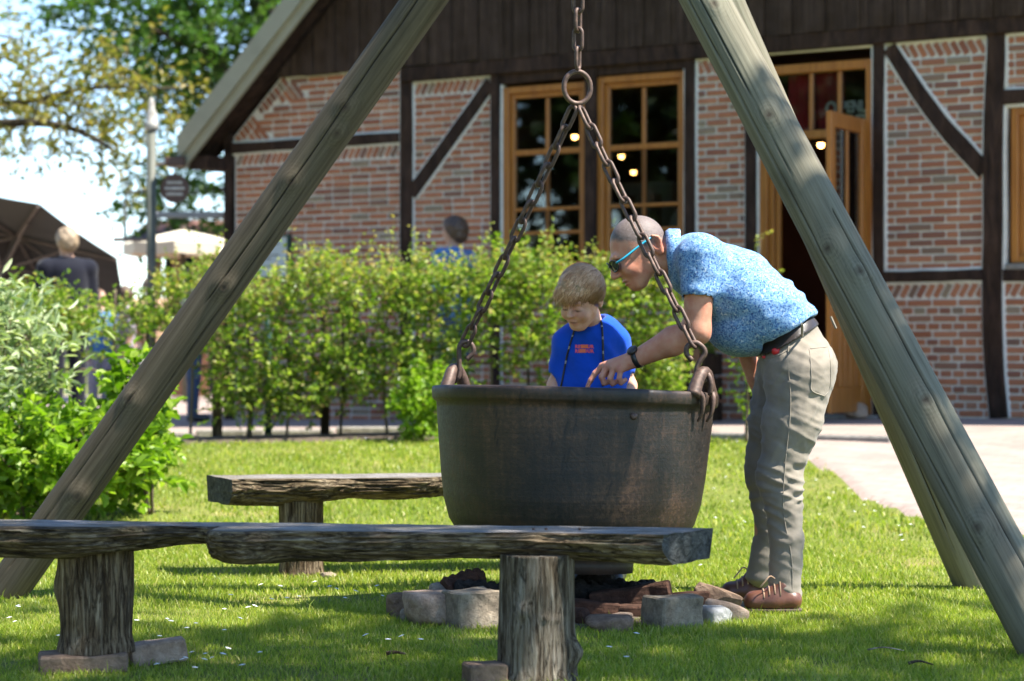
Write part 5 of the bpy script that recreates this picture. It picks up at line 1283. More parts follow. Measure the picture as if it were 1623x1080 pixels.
def surfnet(v, L, h):
    ins = v < 0; c = np.zeros(np.array(v.shape) - 1, int)
    sl = lambda o: tuple(slice(q, q + m - 1) for q, m in zip(o, v.shape))
    C = [(a, b, d) for a in (0, 1) for b in (0, 1) for d in (0, 1)]
    for o in C: c += ins[sl(o)]
    act = (c > 0) & (c < 8); idx = np.full(act.shape, -1); cells = np.argwhere(act); idx[act] = np.arange(len(cells))
    acc = np.zeros((len(cells), 3)); cnt = np.zeros(len(cells))
    for o in C:
        for q in range(3):
            if o[q]: continue
            o2 = list(o); o2[q] = 1; a = v[sl(o)][act].astype(float); b = v[sl(o2)][act].astype(float); m = (a < 0) != (b < 0); t = np.where(m, a / (a - b + 1e-12), 0)
            p = np.tile(np.array(o, float), (len(cells), 1)); p[:, q] += t; acc += p * m[:, None]; cnt += m
    V = L + h * (cells + acc / np.maximum(cnt, 1)[:, None]); Fc = []
    for q in range(3):
        u, w = (q + 1) % 3, (q + 2) % 3; s0 = [slice(None)] * 3; s1 = [slice(None)] * 3; s0[q] = slice(0, -1); s1[q] = slice(1, None)
        x = ins[tuple(s0)] != ins[tuple(s1)]; E = np.argwhere(x); fl = ins[tuple(s0)][x]
        ok = (E[:, u] > 0) & (E[:, w] > 0) & (E[:, u] < v.shape[u] - 1) & (E[:, w] < v.shape[w] - 1); E, fl = E[ok], fl[ok]
        def g(du, dw): e = E.copy(); e[:, u] += du; e[:, w] += dw; return idx[e[:, 0], e[:, 1], e[:, 2]]
        Q = np.stack([g(-1, -1), g(0, -1), g(0, 0), g(-1, 0)], 1); Q[~fl] = Q[~fl][:, ::-1]; Fc.append(Q)
    return V, np.concatenate(Fc)

def vnormals(V, Fc):
    n = np.cross(V[Fc[:, 2]] - V[Fc[:, 0]], V[Fc[:, 3]] - V[Fc[:, 1]]); N = np.zeros_like(V)
    for k in range(4): np.add.at(N, Fc[:, k], n)
    return N / (np.linalg.norm(N, axis=1)[:, None] + 1e-12)
def relax(V, Fc, it=2, f=.5):
    e = np.concatenate([Fc[:, [0, 1]], Fc[:, [1, 2]], Fc[:, [2, 3]], Fc[:, [3, 0]]])
    for _ in range(it):
        S = np.zeros_like(V); c = np.zeros(len(V)); np.add.at(S, e[:, 0], V[e[:, 1]]); np.add.at(c, e[:, 0], 1); V = V + f * (S / np.maximum(c, 1)[:, None] - V)
    return V
def wrinkle(V, Fc, amp, dirs, seed=0):
    """cloth folds: ridged noise, squeezed along dirs"""
    N = vnormals(V, Fc); a = 0
    for (ax, sc, w) in dirs:
        M3 = np.array(ax, float); q = (V @ M3.T) * np.array(sc); r_ = 1 - np.abs(fbm(q, 2, seed)) * 2.2; a = a + w(V) * (np.clip(r_, -.6, 1) - .42); seed += 7
    return V + N * (amp * a)[:, None]

# ------------------------------------------------------------------ the man
SM = F / 9.05
man = thing('person', (1.04, 9.03, 0), 'man in blue floral shirt and grey trousers bending over the cauldron, pointing', 'person')
MY = 9.05
def m(x, y, dy=0.0): return U(x, y, MY + dy) if dy == 0 else np.array([(x - CX) / F * MY, MY + dy, CZ - (y - HY) / F * MY])
def pr(q): return q / SM
YAX = (0, 1, 0)
# head frame
hf = np.array([-.87, -.17, -.46]); hf /= np.linalg.norm(hf); hu = np.array([-.46, 0, .87]); hu = hu - hf * (hu @ hf); hu /= np.linalg.norm(hu); hr = np.cross(hf, hu)   # forward, up, his right
if hr[1] < 0: hr = -hr
HC = m(1012, 398, .0)
def hd(f_, u_, r_): return HC + hf * f_ + hu * u_ + hr * r_     # metres, r_>0 away from camera
RH = np.stack([hf, hu, hr])
bd = Body(.0042)
bd.ell(hd(-.012, .030, 0), (.106, .100, .083), .03, R=RH)                     # skull
bd.ell(hd(.045, -.035, 0), (.062, .088, .063), .03, R=RH)                      # face
bd.ell(hd(.062, -.107, 0), (.034, .026, .034), .022, R=RH)                      # chin
bd.cone(hd(-.005, -.065, -.052), hd(.055, -.108, -.026), .024, .02, .02); bd.cone(hd(-.005, -.065, .052), hd(.055, -.108, .026), .024, .02, .02)   # jaw
bd.cone(hd(.095, .018, -.035), hd(.095, .018, .035), .013, .013, .014)          # brow
for s in (-1, 1):
    bd.ell(hd(.098, -.008, .032 * s), (.014, .015, .02), .012, 's', RH)         # eye socket
    bd.ell(hd(.083, -.008, .031 * s), (.014, .012, .014), .004, R=RH)           # eyeball and lid
    bd.ell(hd(.075, -.042, .042 * s), (.024, .022, .02), .02, R=RH)             # cheek
    bd.ell(hd(-.052, -.012, .082 * s), (.021, .038, .012), .006, R=RH); bd.cone(hd(-.068, .012, .094 * s), hd(-.05, .026, .092 * s), .0065, .006, .006); bd.cone(hd(-.070, .0, .094 * s), hd(-.056, -.042, .086 * s), .0065, .0075, .006)
    bd.ell(hd(-.046, -.008, .096 * s), (.010, .019, .010), .004, 's', RH)
bd.cone(hd(.105, .003, 0), hd(.128, -.042, 0), .0095, .0135, .010)              # nose
for s in (-1, 1): bd.ell(hd(.115, -.047, .012 * s), (.011, .008, .009), .006, R=RH)
bd.ell(hd(.101, -.076, 0), (.010, .0055, .024), .006, R=RH); bd.ell(hd(.096, -.090, 0), (.011, .007, .021), .006, R=RH)     # lips
bd.cone(hd(.104, -.083, -.019), hd(.104, -.083, .019), .0035, .0035, .003, 's')
bd.cone(hd(-.03, -.05, 0), m(1082, 408), .062, .066, .03)                       # neck
# trunk and legs under the clothes
bd.cone(m(1088, 410), m(1155, 460), .07, .105, .03, sq=(YAX, 1.2)); bd.cone(m(1155, 460), m(1235, 520), .105, .09, .03, sq=(YAX, 1.1)); bd.cone(m(1235, 520), m(1262, 580), .09, .095, .03, sq=(YAX, 1.1))
for dy, kn, an, hp_ in ((-.125, (1232, 752), (1240, 930), (1258, 600)), (.158, (1216, 748), (1214, 905), (1250, 600))):
    bd.cone(m(*hp_, dy * .8), m(*kn, dy), .07, .038, .03); bd.cone(m(*kn, dy), m(*an, dy), .036, .026, .03); bd.cone(m(*an, dy), m(an[0] - 14, an[1] + 16, dy), .03, .022, .02)
# near arm: shoulder, elbow, wrist
aS, aE, aW = m(1104, 425, -.185), m(1099, 524, -.175), m(1004, 569, -.07)
bd.cone(m(1092, 415, -.1), aS, .06, .06, .03); bd.cone(aS, aE, .058, .050, .025); bd.cone(aE, m(1062, 542, -.14), .049, .05, .022); bd.cone(m(1062, 542, -.14), aW, .05, .030, .02, sq=((0, .2, 1), 1.08)); bd.ell(m(1108, 533, -.17), (.022, .028, .024), .02)
# hand, palm down, forefinger pointing
kn = [m(955, 581, -.005), m(962, 581, -.030), m(972, 583, -.052), m(982, 586, -.070)]
for q, w in zip(kn, (.0165, .0165, .016, .015)): bd.cone(aW, q, .026, w, .014)
def finger(pts, r0, r1):
    for i in range(len(pts) - 1):
        w = np.linspace(r0, r1, len(pts)); bd.cone(pts[i], pts[i + 1], w[i], w[i + 1], .004)
finger([kn[0], m(943, 592, .0), m(936, 603, .0), m(931, 614, .002)], .0125, .0085)
finger([kn[1], m(953, 597, -.036), m(957, 607, -.030), m(967, 605, -.025)], .0122, .0098)
finger([kn[2], m(966, 600, -.058), m(970, 608, -.050), m(979, 604, -.042)], .0118, .0095)
finger([kn[3], m(980, 600, -.076), m(983, 607, -.068), m(990, 602, -.060)], .0108, .0088)
finger([m(990, 574, -.03), m(974, 583, .012), m(962, 592, .014), m(953, 599, .006)], .016, .010)
# far arm hanging to the thigh
fS, fE, fW = m(1112, 425, .19), m(1180, 520, .22), m(1206, 600, .24)
bd.cone(m(1095, 415, .1), fS, .06, .06, .03); bd.cone(fS, fE, .056, .046, .025); bd.cone(fE, fW, .045, .03, .02)
fk = [m(1212, 628, .27 + q) for q in (-.03, -.01, .01, .03)]
for i, q in enumerate(fk): bd.cone(fW, q, .025, .014, .012); finger([q, q + (-.012, 0, -.04), q + (-.01, .0, -.07 + .006 * abs(i - 1.5))], .0115, .0085)
finger([m(1208, 612, .25), m(1208, 625, .23), m(1209, 640, .225)], .014, .010)
V, Fc = bd.mesh(); V = relax(V, Fc, 1, .3)
q = (V - HC) @ RH.T
d2 = np.linalg.norm((q - np.array([-.012, .03, 0])) / np.array([.106, .1, .083]), axis=1); onhead = (d2 < 1.25)
hair = onhead * sstep(.012, .045, q[:, 1] + .95 * np.minimum(.03 - q[:, 0], .05) * 1.0 - .012 + .01 * fbm(q * 60, 2, 4)) * (1 - sstep(.083, .1, np.abs(q[:, 2]) * (q[:, 1] < .03))) * sstep(-.055, -.03, q[:, 1])
blush = np.clip(np.exp(-(((q - np.array([-.055, -.01, 0])) / np.array([.03, .045, .2])) ** 2).sum(1)) * (np.abs(q[:, 2]) > .08) * .9 + .55 * np.exp(-(((q - np.array([.12, -.04, 0])) / .022) ** 2).sum(1)) + .75 * np.exp(-(((q - np.array([.1, -.083, 0])) / np.array([.015, .014, .024])) ** 2).sum(1)) + .35 * np.exp(-(((q - np.array([.07, -.04, -.05])) / .03) ** 2).sum(1)), 0, 1)
dark = np.exp(-(((q - np.array([.104, -.083, 0])) / np.array([.009, .0028, .019])) ** 2).sum(1))
part('body', (V, Fc), MT['skin_man'], man, True, {'hairy': np.clip(hair, 0, 1) * .95, 'blush': blush, 'dark': np.clip(dark, 0, 1)})
# shirt
sb = Body(.006)
sb.cone(m(1105, 421), m(1163, 460), pr(52), pr(65), .04, sq=(YAX, 1.34)); sb.cone(m(1163, 460), m(1218, 501), pr(65), pr(62), .04, sq=(YAX, 1.28)); sb.cone(m(1218, 501), m(1254, 523), pr(62), pr(49), .04, sq=(YAX, 1.28))
sb.ell(m(1170, 520), (pr(52), .16, pr(44)), .03)
for dy in (-1, 1):
    s_, e_ = (m(1106, 412, -.165), m(1101, 462, -.19)) if dy < 0 else (m(1112, 418, .17), m(1140, 470, .21))
    sb.cone(s_, e_, pr(38), pr(28.5), .045); 
    ar = e_ - s_; ar /= np.linalg.norm(ar)
    sb.raw(lambda p, e_=e_, ar=ar: np.minimum(np.linalg.norm((p - e_) - np.multiply.outer((p - e_) @ ar, ar), axis=-1) - .056, (p - e_) @ ar + 0 * p[..., 0] + 10) * 0 + np.maximum(np.linalg.norm((p - e_) - np.multiply.outer((p - e_) @ ar, ar), axis=-1) - .055, -((p - e_) @ ar - .006)), e_ - .1, e_ + .1, .006, 's')
nbl = np.array([-.48, 0, .87]); nbl /= np.linalg.norm(nbl); cbl = m(1250, 520); xbl = m(1204, 0)[0]
sb.raw(lambda p: np.maximum((p - cbl) @ nbl, xbl - p[..., 0]), m(1150, 640, -.4), m(1345, 440, .4), .008, 's')
sb.raw(lambda p: np.maximum(p[..., 0] - m(1063, 0)[0], m(0, 452)[2] - p[..., 2]), m(1000, 480, -.4), m(1075, 330, .4), .006, 's')
V, Fc = sb.mesh()
ntd = m(1250, 527) - m(1110, 430); ntd /= np.linalg.norm(ntd); Rl = np.stack([ntd, [0, 1, 0], np.cross(ntd, [0, 1, 0])])
c1 = m(1262, 515); V = wrinkle(V, Fc, .015, [(Rl, (16, 5, 10), lambda v: np.exp(-(np.linalg.norm(v - c1, axis=1) / .16) ** 2) * .55 + .22), (np.stack([[.5, 0, .85], [0, 1, 0], [.85, 0, -.5]]), (17, 6, 5), lambda v: .35 * np.exp(-(np.linalg.norm(v - m(1135, 470, -.2), axis=1) / .14) ** 2) + .12), (np.stack([[.35, 0, -.94], [0, 1, 0], [.94, 0, .35]]), (15, 5, 3.5), lambda v: .5 * np.exp(-(np.linalg.norm(v - m(1200, 500, -.25), axis=1) / .2) ** 2)), (np.stack([[.2, 0, .98], [0, 1, 0], [.98, 0, -.2]]), (14, 4, 4), lambda v: .4 * np.exp(-(np.linalg.norm(v - m(1230, 480, -.2), axis=1) / .12) ** 2)), (np.eye(3), (4, 4, 4), lambda v: .4)], 3)
V = relax(V, Fc, 2, .4); part('shirt', (V, Fc), MT['shirt'], man, True)
# collar: a standing band round the neck
nd = m(1082, 408) - hd(-.03, -.05, 0); nd /= np.linalg.norm(nd); cu, cv, _ = frame_of(nd); cc = m(1058, 404)
rings = []
for t_, r_ in ((-.004, .076), (-.004, .084), (.012, .094), (.05, .090), (.05, .082), (.012, .086), (-.004, .076)):
    a = np.linspace(0, 2 * math.pi, 49)[:-1]; rings.append(cc + nd * t_ + np.outer(np.cos(a) * r_, cu) + np.outer(np.sin(a) * r_ * 1.05, cv))
n_ = 48; Vc = np.concatenate(rings); k_ = np.arange(n_); Fcol = np.concatenate([np.stack([i * n_ + k_, i * n_ + (k_ + 1) % n_, (i + 1) * n_ + (k_ + 1) % n_, (i + 1) * n_ + k_], 1) for i in range(6)])
part('collar', (Vc + .0035 * np.stack([fbm(Vc * 22, 2, 3 + i) for i in range(3)], 1), Fcol), MT['shirt'], man, True)
# trousers
tb_ = Body(.006)
def pelvis(B, g=0.0):
    B.cone(m(1251, 540), m(1266, 582), pr(49) + g, pr(60) + g, .03, sq=(YAX, 1.22)); return B
pelvis(tb_)
tb_.cone(m(1262, 592, -.085), m(1250, 668, -.10), pr(53), pr(45), .035); tb_.cone(m(1250, 668, -.10), m(1229, 750, -.115), pr(45), pr(32), .025); tb_.cone(m(1229, 750, -.115), m(1241, 850, -.125), pr(32), pr(24.5), .02); tb_.cone(m(1241, 850, -.125), m(1237, 946, -.13), pr(24.5), pr(24.5), .02)
tb_.cone(m(1255, 592, .1), m(1236, 668, .13), pr(52), pr(43), .035); tb_.cone(m(1236, 668, .13), m(1215, 748, .15), pr(43), pr(30), .025); tb_.cone(m(1215, 748, .15), m(1228, 840, .16), pr(30), pr(24), .02); tb_.cone(m(1228, 840, .16), m(1213, 915, .165), pr(23.5), pr(23.5), .02)
tb_.cutplane(m(1252, 521), (-.48 * 1, 0, .87)); tb_.cutplane((0, 0, m(0, 957)[2]), (0, 0, -1))
V, Fc = tb_.mesh()
zk, zh, za = m(0, 765)[2], m(0, 640)[2], m(0, 925)[2]
xb = m(1250, 600)[0]
V = wrinkle(V, Fc, .019, [(np.stack([[.95, 0, .3], [0, 1, 0], [-.3, 0, .95]]), (4, 5, 21), lambda v: 1.0 * np.exp(-((v[:, 2] - zk + .02) / .075) ** 2) * (.35 + .65 * sstep(-.03, .05, v[:, 0] - m(1222, 0)[0])) + .10), (np.stack([[.8, 0, -.6], [0, 1, 0], [.6, 0, .8]]), (4, 5, 16), lambda v: .45 * np.exp(-((v[:, 2] - zh) / .12) ** 2) * sstep(.04, -.06, v[:, 0] - xb)), (np.eye(3), (5, 5, 16), lambda v: .55 * np.exp(-((v[:, 2] - za) / .07) ** 2)), (np.eye(3), (5, 5, 3), lambda v: .28), (np.stack([[.9, 0, -.4], [0, 1, 0], [.4, 0, .9]]), (7, 8, 26), lambda v: .16 + .2 * np.exp(-((v[:, 2] - zk) / .2) ** 2)), (np.stack([[.5, 0, .85], [0, 1, 0], [-.85, 0, .5]]), (9, 8, 24), lambda v: .22 * sstep(.0, .15, v[:, 2] - zk))], 11)
tro = part('trousers', (V, Fc), MT['trousers'], man, True)
tree_t = BVHTree.FromPolygons([tuple(x) for x in V], [tuple(map(int, x)) for x in Fc])
def on(tree_, P, d, off):
    out = []
    for p in P:
        h_ = tree_.ray_cast(Vector(p) - Vector(d) * .6, Vector(d), 2.0)
        out.append(np.array(h_[0]) - np.array(d) * off if h_[0] else np.array(p))
    return np.array(out)
# seams and pocket edges laid on the cloth
def seam(pts, name='seam', r_=.0022, mat='trousers', par=None, tr=None, d=(0, 1, 0)):
    P = spline(np.array([m(x, y, -.3) for x, y in pts]), 30); P = on(tr or tree_t, P, d, .0005); P = P[P[:, 1] > MY - .29]; P[1:-1] = (P[:-2] + P[1:-1] * 2 + P[2:]) / 4
    return part(name, tube(P, r_, 6), MT[mat], par or man, True)
seam([(1274, 553), (1306, 550)], 'back_pocket'); seam([(1274, 553), (1275, 600), (1276, 618), (1298, 627)], 'back_pocket'); seam([(1298, 627), (1308, 610), (1307, 552)], 'back_pocket')
seam([(1243, 536), (1240, 580), (1243, 640), (1236, 720), (1232, 800), (1246, 880), (1246, 945)]); seam([(1204, 570), (1222, 565), (1240, 555), (1245, 540)], 'front_pocket')
# belt
bb_ = Body(.0055); pelvis(bb_, .010); bb_.cone(m(1262, 592, -.085), m(1247, 668, -.10), pr(56) + .010, pr(50) + .01, .035); bb_.cone(m(1255, 592, .1), m(1234, 668, .13), pr(54) + .010, pr(48) + .01, .035); nb_ = np.array([-.48, 0, .87]); nb_ /= np.linalg.norm(nb_)
bb_.cutplane(m(1252, 519), nb_); bb_.cutplane(m(1255, 538), -nb_)
V, Fc = bb_.mesh(); part('belt', (V, Fc), MT['leather_dark'], man, True)
for x, y in ((1259, 523), (1303, 512)):
    P = np.array([m(x - 3, y - 8, -.3), m(x + 5, y + 10, -.3)]); P = on(tree_t, P, (0, 1, 0), .012); part('belt_loop', tube(np.vstack([P[0], P.mean(0), P[1]]), .005, 6), MT['trousers'], man)
# keyring bits at the front pocket
p0 = on(tree_t, [m(1223, 557, -.3)], (0, 1, 0), .008)[0]
v, f = rock((.036, .02, .03), 3, 5, 2); part('red_key_fob', (v + p0, f), MT['red'], man, True)
p0 = on(tree_t, [m(1209, 566, -.3)], (0, 1, 0), .004)[0]; v, f = rock((.028, .012, .014), 4, 5, 2); part('red_key_fob', (v + p0, f), MT['red'], man, True); v, f = rock((.02, .012, .009), 4, 5, 2); part('blue_key_fob', (v + p0 + (.003, -.004, .009), f), MT['blue_top'], man, True)
# shoes
def shoe(toe, heel, dy, zbase):
    t = bpy.data.objects.new('shoe', None); link(t, man)
    B = Body(.0048); T_, H2 = m(*toe, dy), m(*heel, dy); T_[2] = .045; H2[2] = .05; mid = (T_ + H2) / 2
    B.cone(T_ + (.03, 0, .0), mid, .040, .043, .02, sq=(YAX, 1.08)); B.cone(mid, H2 - (.03, 0, 0), .043, .042, .02); B.cone(mid + (.01, 0, .025), H2 + (-.06, 0, .045), .034, .034, .02)
    B.cutplane((0, 0, .022), (0, 0, -1)); V, Fc = B.mesh(); part('upper', (V, Fc), MT['leather_brown'], man, True).parent = t
    B2 = Body(.0055); B2.cone(T_ + (.03, 0, -.02), mid + (0, 0, -.02), .044, .046, .02, sq=(YAX, 1.08)); B2.cone(mid + (0, 0, -.02), H2 + (-.03, 0, -.02), .046, .045, .02); B2.cutplane((0, 0, .021), (0, 0, 1)); B2.cutplane((0, 0, -.004), (0, 0, -1)); V2, F2 = B2.mesh(); part('sole', (V2, F2), MT['sole'], man, True).parent = t
    tr = BVHTree.FromPolygons([tuple(x) for x in V], [tuple(map(int, x)) for x in Fc]); dd = (0, .45, -.89)
    for i in range(4):
        c = mid + (-.035 + .02 * i, 0, .2 + .01 * i); P = np.array([c + (0, w, 0) for w in np.linspace(-.075, .0, 8)]); P = on(tr, P, (0, 0, -1), .002); ok = P[:, 2] < .13
        if ok.sum() > 3: part('lace', tube(P[ok], .003, 6), MT['tan_cloth'], man, True).parent = t
    c = mid + (.005, -.03, .085); part('lace', tube(spline([c, c + (-.02, -.02, .01), c + (-.04, -.025, -.012), c + (-.055, -.022, -.03)], 12), .0028, 6), MT['tan_cloth'], man, True).parent = t
shoe((1176, 965), (1258, 965), -.16, 0); shoe((1154, 940), (1226, 940), .2, 0)
# wrist watch
wd = aW - m(1040, 555, -.11); wd /= np.linalg.norm(wd); wc = aW - wd * .012; wu, wv, _ = frame_of(wd)
a = np.linspace(0, 2 * math.pi, 33)[:-1]; rw = .0345
wt = bpy.data.objects.new('watch', None); link(wt, man)
v1 = [wc + (np.cos(q) * wu + np.sin(q) * wv) * rw for q in a]
Vw = np.concatenate([np.array(v1) * 1 - wd * .010, np.array(v1) + wd * .010, np.array([wc + (np.cos(q) * wu + np.sin(q) * wv) * (rw + .004) for q in a]) + wd * .009, np.array([wc + (np.cos(q) * wu + np.sin(q) * wv) * (rw + .004) for q in a]) - wd * .009]); n_ = 32; k_ = np.arange(n_)
part('strap', (Vw, np.concatenate([np.stack([i * n_ + k_, i * n_ + (k_ + 1) % n_, ((i + 1) % 4) * n_ + (k_ + 1) % n_, ((i + 1) % 4) * n_ + k_], 1) for i in range(4)])), MT['black'], man, True).parent = wt
up = np.array([-.35, -.55, .75]); up -= wd * (up @ wd); up /= np.linalg.norm(up); wc2 = wc + up * (rw + .004); q1 = np.cross(up, wd)
v, f = lathe([(.001, -.004), (.021, -.004), (.022, .004), (.018, .008), (.001, .008)], 24); v = wc2 + np.outer(v[:, 0], wd) + np.outer(v[:, 1], q1) + np.outer(v[:, 2], up); part('watch_case', (v, f), MT['leather_dark'], man, True).parent = wt
# sunglasses
sgs = bpy.data.objects.new('sunglasses', None); link(sgs, man)
for s in (-1, 1):
    c = hd(.121, -.008, .034 * s); a = np.linspace(0, 2 * math.pi, 25)[:-1]; er = np.outer(np.cos(a) * .030, hr) + np.outer(np.sin(a) * .022, hu) - np.outer(np.cos(a) ** 2 * .006 + s * np.cos(a) * .008, hf)
    part('rim', tube(c + er, .003, 6, closed=True), MT['black'], man, True).parent = sgs
    V = np.vstack([c + er, [c + hf * .003]]); part('lens', (V, [[i, (i + 1) % 24, 24] for i in range(24)]), MT['lens'], man, False).parent = sgs
    part('temple', tube(spline([hd(.112, -.002, .063 * s), hd(.085, .0, .083 * s), hd(.02, .012, .088 * s), hd(-.045, .022, .09 * s)], 14), .0042, 6), MT['cyan'], man, True).parent = sgs
part('bridge', tube([hd(.126, -.004, -.01), hd(.129, -.002, 0), hd(.126, -.004, .01)], .003, 6), MT['black'], man, True).parent = sgs

# ------------------------------------------------------------------ the boy
BY = 9.72; SB = F / BY
boy = thing('person', ((940 - CX) / F * BY, 10.0, 0), 'blond boy in bright blue T-shirt standing behind the cauldron', 'person')
def b(x, y, dy=0.0): return np.array([(x - CX) / F * BY, BY + dy, CZ - (y - HY) / F * BY])
def br(q): return q / SB
bf = np.array([-.52, -.76, -.39]); bf /= np.linalg.norm(bf); bu = np.array([-.12, -.36, .92]); bu -= bf * (bu @ bf); bu /= np.linalg.norm(bu); br_ = np.cross(bf, bu); RB = np.stack([bf, bu, br_])  # br_ to his right
if br_[0] > 0: br_ = -br_; RB = np.stack([bf, bu, br_])
BC = b(920, 474, -.13)
def h2(f_, u_, r_): return BC + bf * f_ + bu * u_ + br_ * r_
B = Body(.0038)
B.ell(h2(-.012, .03, 0), (.094, .090, .079), .03, R=RB); B.ell(h2(.030, -.03, 0), (.061, .078, .059), .03, R=RB); B.ell(h2(.052, -.095, 0), (.028, .022, .028), .022, R=RB)
B.cone(h2(0, -.058, .042), h2(.045, -.096, .015), .022, .016, .02); B.cone(h2(0, -.058, -.042), h2(.045, -.096, -.015), .022, .016, .02)
B.cone(h2(.080, .014, -.03), h2(.080, .014, .03), .010, .010, .014)
for s in (-1, 1):
    B.ell(h2(.088, -.010, .030 * s), (.012, .014, .019), .012, 's', RB); B.ell(h2(.073, -.012, .029 * s), (.0135, .0125, .0145), .004, R=RB); B.ell(h2(.064, -.042, .036 * s), (.024, .022, .022), .02, R=RB)
    B.ell(h2(-.016, -.008, .077 * s), (.018, .031, .008), .006, R=RB); B.ell(h2(-.01, -.006, .086 * s), (.008, .015, .006), .004, 's', RB)
B.cone(h2(.088, -.004, 0), h2(.102, -.034, 0), .0068, .0105, .009)
for s in (-1, 1): B.ell(h2(.094, -.038, .009 * s), (.009, .0065, .0075), .005, R=RB)
B.ell(h2(.084, -.064, 0), (.010, .005, .021), .006, R=RB); B.ell(h2(.080, -.075, 0), (.010, .006, .018), .006, R=RB); B.cone(h2(.090, -.0695, -.016), h2(.090, -.0695, .016), .0025, .0025, .003, 's')
B.cone(h2(-.025, -.05, 0), b(942, 535, 0), .046, .05, .02)
B.cone(b(942, 548), b(940, 600, .02), .07, .085, .03, sq=((1, 0, 0), 1.15)); B.cone(b(940, 600, .02), b(942, 705, .12), .10, .10, .03, sq=((1, 0, 0), 1.15))
for s in (-1, 1):
    x = 955 + 27 * s; B.cone(b(x, 705, .13), b(x, 805, .2), .07, .048, .03); B.cone(b(x, 805, .2), np.array([b(x, 0)[0], 10.02, .07]), .047, .034, .03); B.cone(np.array([b(x, 0)[0], 10.03, .04]), np.array([b(x, 0)[0] - .01, 9.9, .03]), .035, .028, .02)
    sx_ = 896 if s < 0 else 980; e_ = 881 if s < 0 else 996; B.cone(b(938 + s * 16, 546, 0), b(sx_ - s * 3, 552, 0), .032, .034, .02); B.cone(b(sx_ - s * 3, 552), b(e_, 612, .02), .037, .032, .02)
    w_ = b(e_ + s * -6, 668, -.13); B.cone(b(e_, 612, .02), w_, .034, .024, .02)
    for i in range(4):
        k0 = w_ + np.array([-.03 * s + .013 * (i - 1.5) * -1, -.055, -.01]); B.cone(w_, k0, .021, .011, .01); B.cone(k0, k0 + (-.012 * s, -.03, -.018), .0088, .008, .003); B.cone(k0 + (-.012 * s, -.03, -.018), k0 + (-.016 * s, -.036, -.045), .008, .0068, .003)
    B.cone(w_, w_ + (-.045 * s, -.025, -.01), .018, .010, .008); B.cone(w_ + (-.045 * s, -.025, -.01), w_ + (-.055 * s, -.05, -.02), .009, .007, .003)
V, Fc = B.mesh(); V = relax(V, Fc, 1, .3); q = (V - BC) @ RB.T
blush = .8 * np.exp(-(((q - np.array([.085, -.07, 0])) / np.array([.014, .011, .022])) ** 2).sum(1)) + sum(.4 * np.exp(-(((q - np.array([.07, -.042, s * .04])) / .024) ** 2).sum(1)) for s in (-1, 1)) + sum(.5 * np.exp(-(((q - np.array([-.015, -.008, s * .085])) / .022) ** 2).sum(1)) for s in (-1, 1))
dark = sum(.95 * np.exp(-(((q - np.array([.088, -.018 + .0, s * .029])) / np.array([.02, .0034, .015])) ** 2).sum(1)) for s in (-1, 1)) + .7 * np.exp(-(((q - np.array([.09, -.0695, 0])) / np.array([.012, .0026, .018])) ** 2).sum(1)) + sum(.4 * np.exp(-(((q - np.array([.092, .016 - .1 * (abs(0)), s * .03])) / np.array([.02, .0045, .02])) ** 2).sum(1)) for s in (-1, 1))
part('body', (V, Fc), MT['skin_boy'], boy, True, {'hairy': np.zeros(len(V)), 'blush': np.clip(blush, 0, 1), 'dark': np.clip(dark, 0, 1)})
# hair: cap with swept locks
Hb = Body(.0042)
Hb.ell(h2(-.018, .040, 0), (.099, .091, .084), .02, R=RB); Hb.ell(h2(.054, .052, .012), (.045, .040, .064), .02, R=RB)
Hb.raw(lambda p: np.maximum(-((p - h2(.050, .030, 0)) @ (bu * .96 - bf * -.28)) * 1.0, -(p - h2(.03, 0, 0)) @ -bf) if False else ((p - h2(.055, .028, 0)) @ (-bu * .9 + bf * .34) + .011 * fbm((p - BC) * 42, 2, 6) + .16 * np.abs((p - BC) @ br_) ** 1.5), BC - .16, BC + .16, .012, 'i')
V, Fc = Hb.mesh(); N = vnormals(V, Fc); q = (V - BC) @ RB.T
sweep = np.stack([q[:, 0] * 14 - q[:, 2] * 22, q[:, 1] * 18, q[:, 2] * 16 + q[:, 0] * 40], 1); V = V + N * (.006 * fbm(sweep * .9, 2, 5))[:, None]
hobj = part('hair', (V, Fc), MT['hair_blond'], boy, True)
rg = np.random.default_rng(44)
